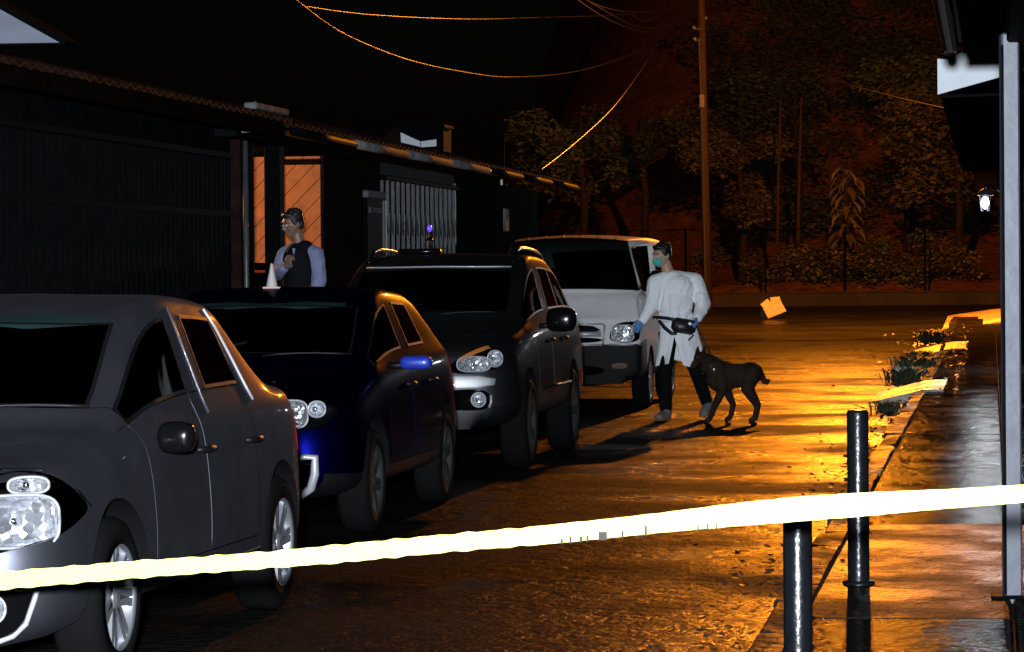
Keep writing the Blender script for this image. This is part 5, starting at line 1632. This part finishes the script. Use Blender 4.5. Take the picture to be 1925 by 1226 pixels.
shoe((-.12, -.03, .048), (-.5, -.8, 0), (0, 0, 1), M['black_plastic'], off); shoe((.06, -.03, .048), (-.5, -.8, 0), (0, 0, 1), M['black_plastic'], off)
hand((.10, -.105, .895), (-.2, -.2, -.9), (-.9, .2, 0), .4, M['skin_dark'], off, 'hand'); hand((-.135, -.205, 1.225), (.3, -.5, .6), (.6, .4, 0), .8, M['skin_dark'], off, 'hand', -1)
MB().box((-.10, -.15, 1.28), (.05, .03, .09), Matrix.Rotation(R(-25), 3, 'Z'), bev=.008).build('chest_radio', M['grey_gutter'], off)
MB().prism([(-.075, -.118, 1.385), (-.045, -.118, 1.385), (-.06, -.128, 1.32)], (0, .02, 0)).build('collar_front', M['shirt'], off)

off.scale = (.87, .87, .90); off.location.z += .165; off.location.x -= .02
# ---- small cone on the blue car, beacon on the utility car
cn = empty('small_cone', at(511, 541, 20.15)); tag(cn, 'small pale cone on a flat base standing on the blue car roof', 'cone')
MB().lathe([(.006, .036), (.04, .030), (.10, .016), (.15, .007), (.155, .001)], 18, 'Z').build('cone_body', M['cone_white'], cn, smooth=True)
MB().box((0, 0, .0), (.11, .11, .012), bev=.004).build('base', M['cone_pink'], cn)
bc = empty('roof_beacon', Vector((0, 0, 0))); tag(bc, 'small blue beacon on a stem on the dark utility car roof', 'beacon')
bc.location = at(808, 455, 27.2)
MB().lathe([(0, .035), (.02, .035), (.03, .02), (.05, .02)], 14, 'Z').build('base', M['gloss_black'], bc, smooth=True)
MB().tube([(0, 0, .04), (0, 0, .09)], .008, 8).build('stem', M['chrome'], bc)
MB().ball((0, 0, .115), (.022, .028, .03), 12, 8).build('beacon_lens', mat('beacon_blue', (.05, .03, .5), .2, emit=(.12, .06, 1.0), estr=1.2), bc, smooth=True)

# ---- carton lying on the road
ca = empty('carton', at(1453, 600, 77.0), R(24)); tag(ca, 'tilted pale carton lying on the road far behind the dog', 'carton')
ca.location.z = gz(77) + .16; ca.rotation_euler = (R(-24), R(-20), R(18))
MB().box((0, 0, 0), (.50, .36, .30), bev=.006).build('box', M['carton'], ca)
for sx_ in (-1, 1): MB().box((sx_ * .13, -.185, .20), (.245, .012, .17), Matrix.Rotation(R(16 * sx_), 3, 'Y'), bev=.003).build('flap', M['carton'], ca)

# ---- bollards
def bollard(loc, r, h, label):
    o = empty('bollard', loc); tag(o, label, 'bollard', 'black steel bollards on the sidewalk edge')
    MB().lathe([(-.05, r), (h - .015, r), (h - .004, r * .93), (h, r * .8), (h, .001)], 28, 'Z').build('tube', M['bollard_paint'], o, smooth=True)
    MB().lathe([(.0, r * 1.5), (.014, r * 1.5), (.02, r * 1.02)], 28, 'Z').build('base_flange', M['bollard_paint'], o, smooth=True)
bollard(S(-1.83, .245, .13), .050, .60, 'black steel bollard with its top hidden behind the tape')
bollard(S(1.35, .32, .13), .048, .77, 'taller-looking black steel bollard rising above the tape')

# ---- barrier tape across the view
rows = [(-170, 1106, 10.5, .080), (0, 1092, 10.4, .074), (120, 1082, 10.3, .070), (250, 1071, 10.2, .072), (380, 1062, 10.1, .066), (500, 1053, 10.0, .066), (640, 1041, 9.9, .070), (750, 1030, 9.8, .070),
        (880, 1018, 9.7, .072), (1000, 1008, 9.6, .073), (1120, 996, 9.5, .074), (1250, 982, 9.4, .078), (1380, 968, 9.3, .084), (1500, 957, 9.25, .090), (1600, 950, 9.2, .086), (1700, 943, 9.2, .078), (1810, 936, 9.2, .070), (1925, 928, 9.1, .064), (2010, 921, 8.85, .060)]
cs, ws = [], []
for px, py, d, w_ in rows: cs.append(at(px, py, d)); ws.append(w_)
vs, fs = [], []
random.seed(17)
NSEG = 14
tot = (len(cs) - 1) * NSEG
cols_ = 7
for i in range(tot + 1):
    q = min(i // NSEG, len(cs) - 2); f = i / NSEG - q
    c = cs[q].lerp(cs[q + 1], f); w_ = .80 * (ws[q] * (1 - f) + ws[q + 1] * f)
    x = i / tot
    tw = .22 * math.sin(x * 9) + .08 * math.sin(x * 37 + 1)
    edge = 1 + (.05 * math.sin(x * 330) + .05 * math.sin(x * 211 + 2)) * (1 if x < .5 else .25)
    for k in range(cols_):
        g = k / (cols_ - 1) - .5
        vs.append((c.x, c.y + g * math.sin(tw) * w_ + .0015 * math.sin(x * 260 + g * 5) * (x < .5), c.z + g * math.cos(tw) * w_ * edge))
for i in range(tot):
    for k in range(cols_ - 1):
        a = i * cols_ + k; fs.append((a, a + cols_, a + cols_ + 1, a + 1))
tp = MB().add(vs, fs).build('barrier_tape', M['tape'], smooth=True, fix=False)
tag(tp, 'bright yellow barrier tape stretched across the front of the scene', 'barrier tape')
# faint remains of printed letters along the folded lower edge
for px, ht, wd_ in ((1056, 10, 4), (1072, 13, 4), (1092, 11, 5), (1104, 12, 4), (1133, 16, 16), (1170, 14, 4), (1214, 20, 4), (1312, 12, 3), (1330, 12, 3), (1346, 11, 3)):
    for q in range(len(rows) - 1):
        if rows[q][0] <= px < rows[q + 1][0]:
            f = (px - rows[q][0]) / (rows[q + 1][0] - rows[q][0])
            py = rows[q][1] + f * (rows[q + 1][1] - rows[q][1]); dd = rows[q][2] + f * (rows[q + 1][2] - rows[q][2]); w_ = rows[q][3] * (1 - f) + rows[q + 1][3] * f
            c = at(px, py, dd - .03)
            MB().box((c.x, c.y, c.z - w_ * .5 + ht / 640 / 2 + .004), (wd_ / 640, .0015, ht / 640)).build('letter_remnant', M['tape_ink'], tp)
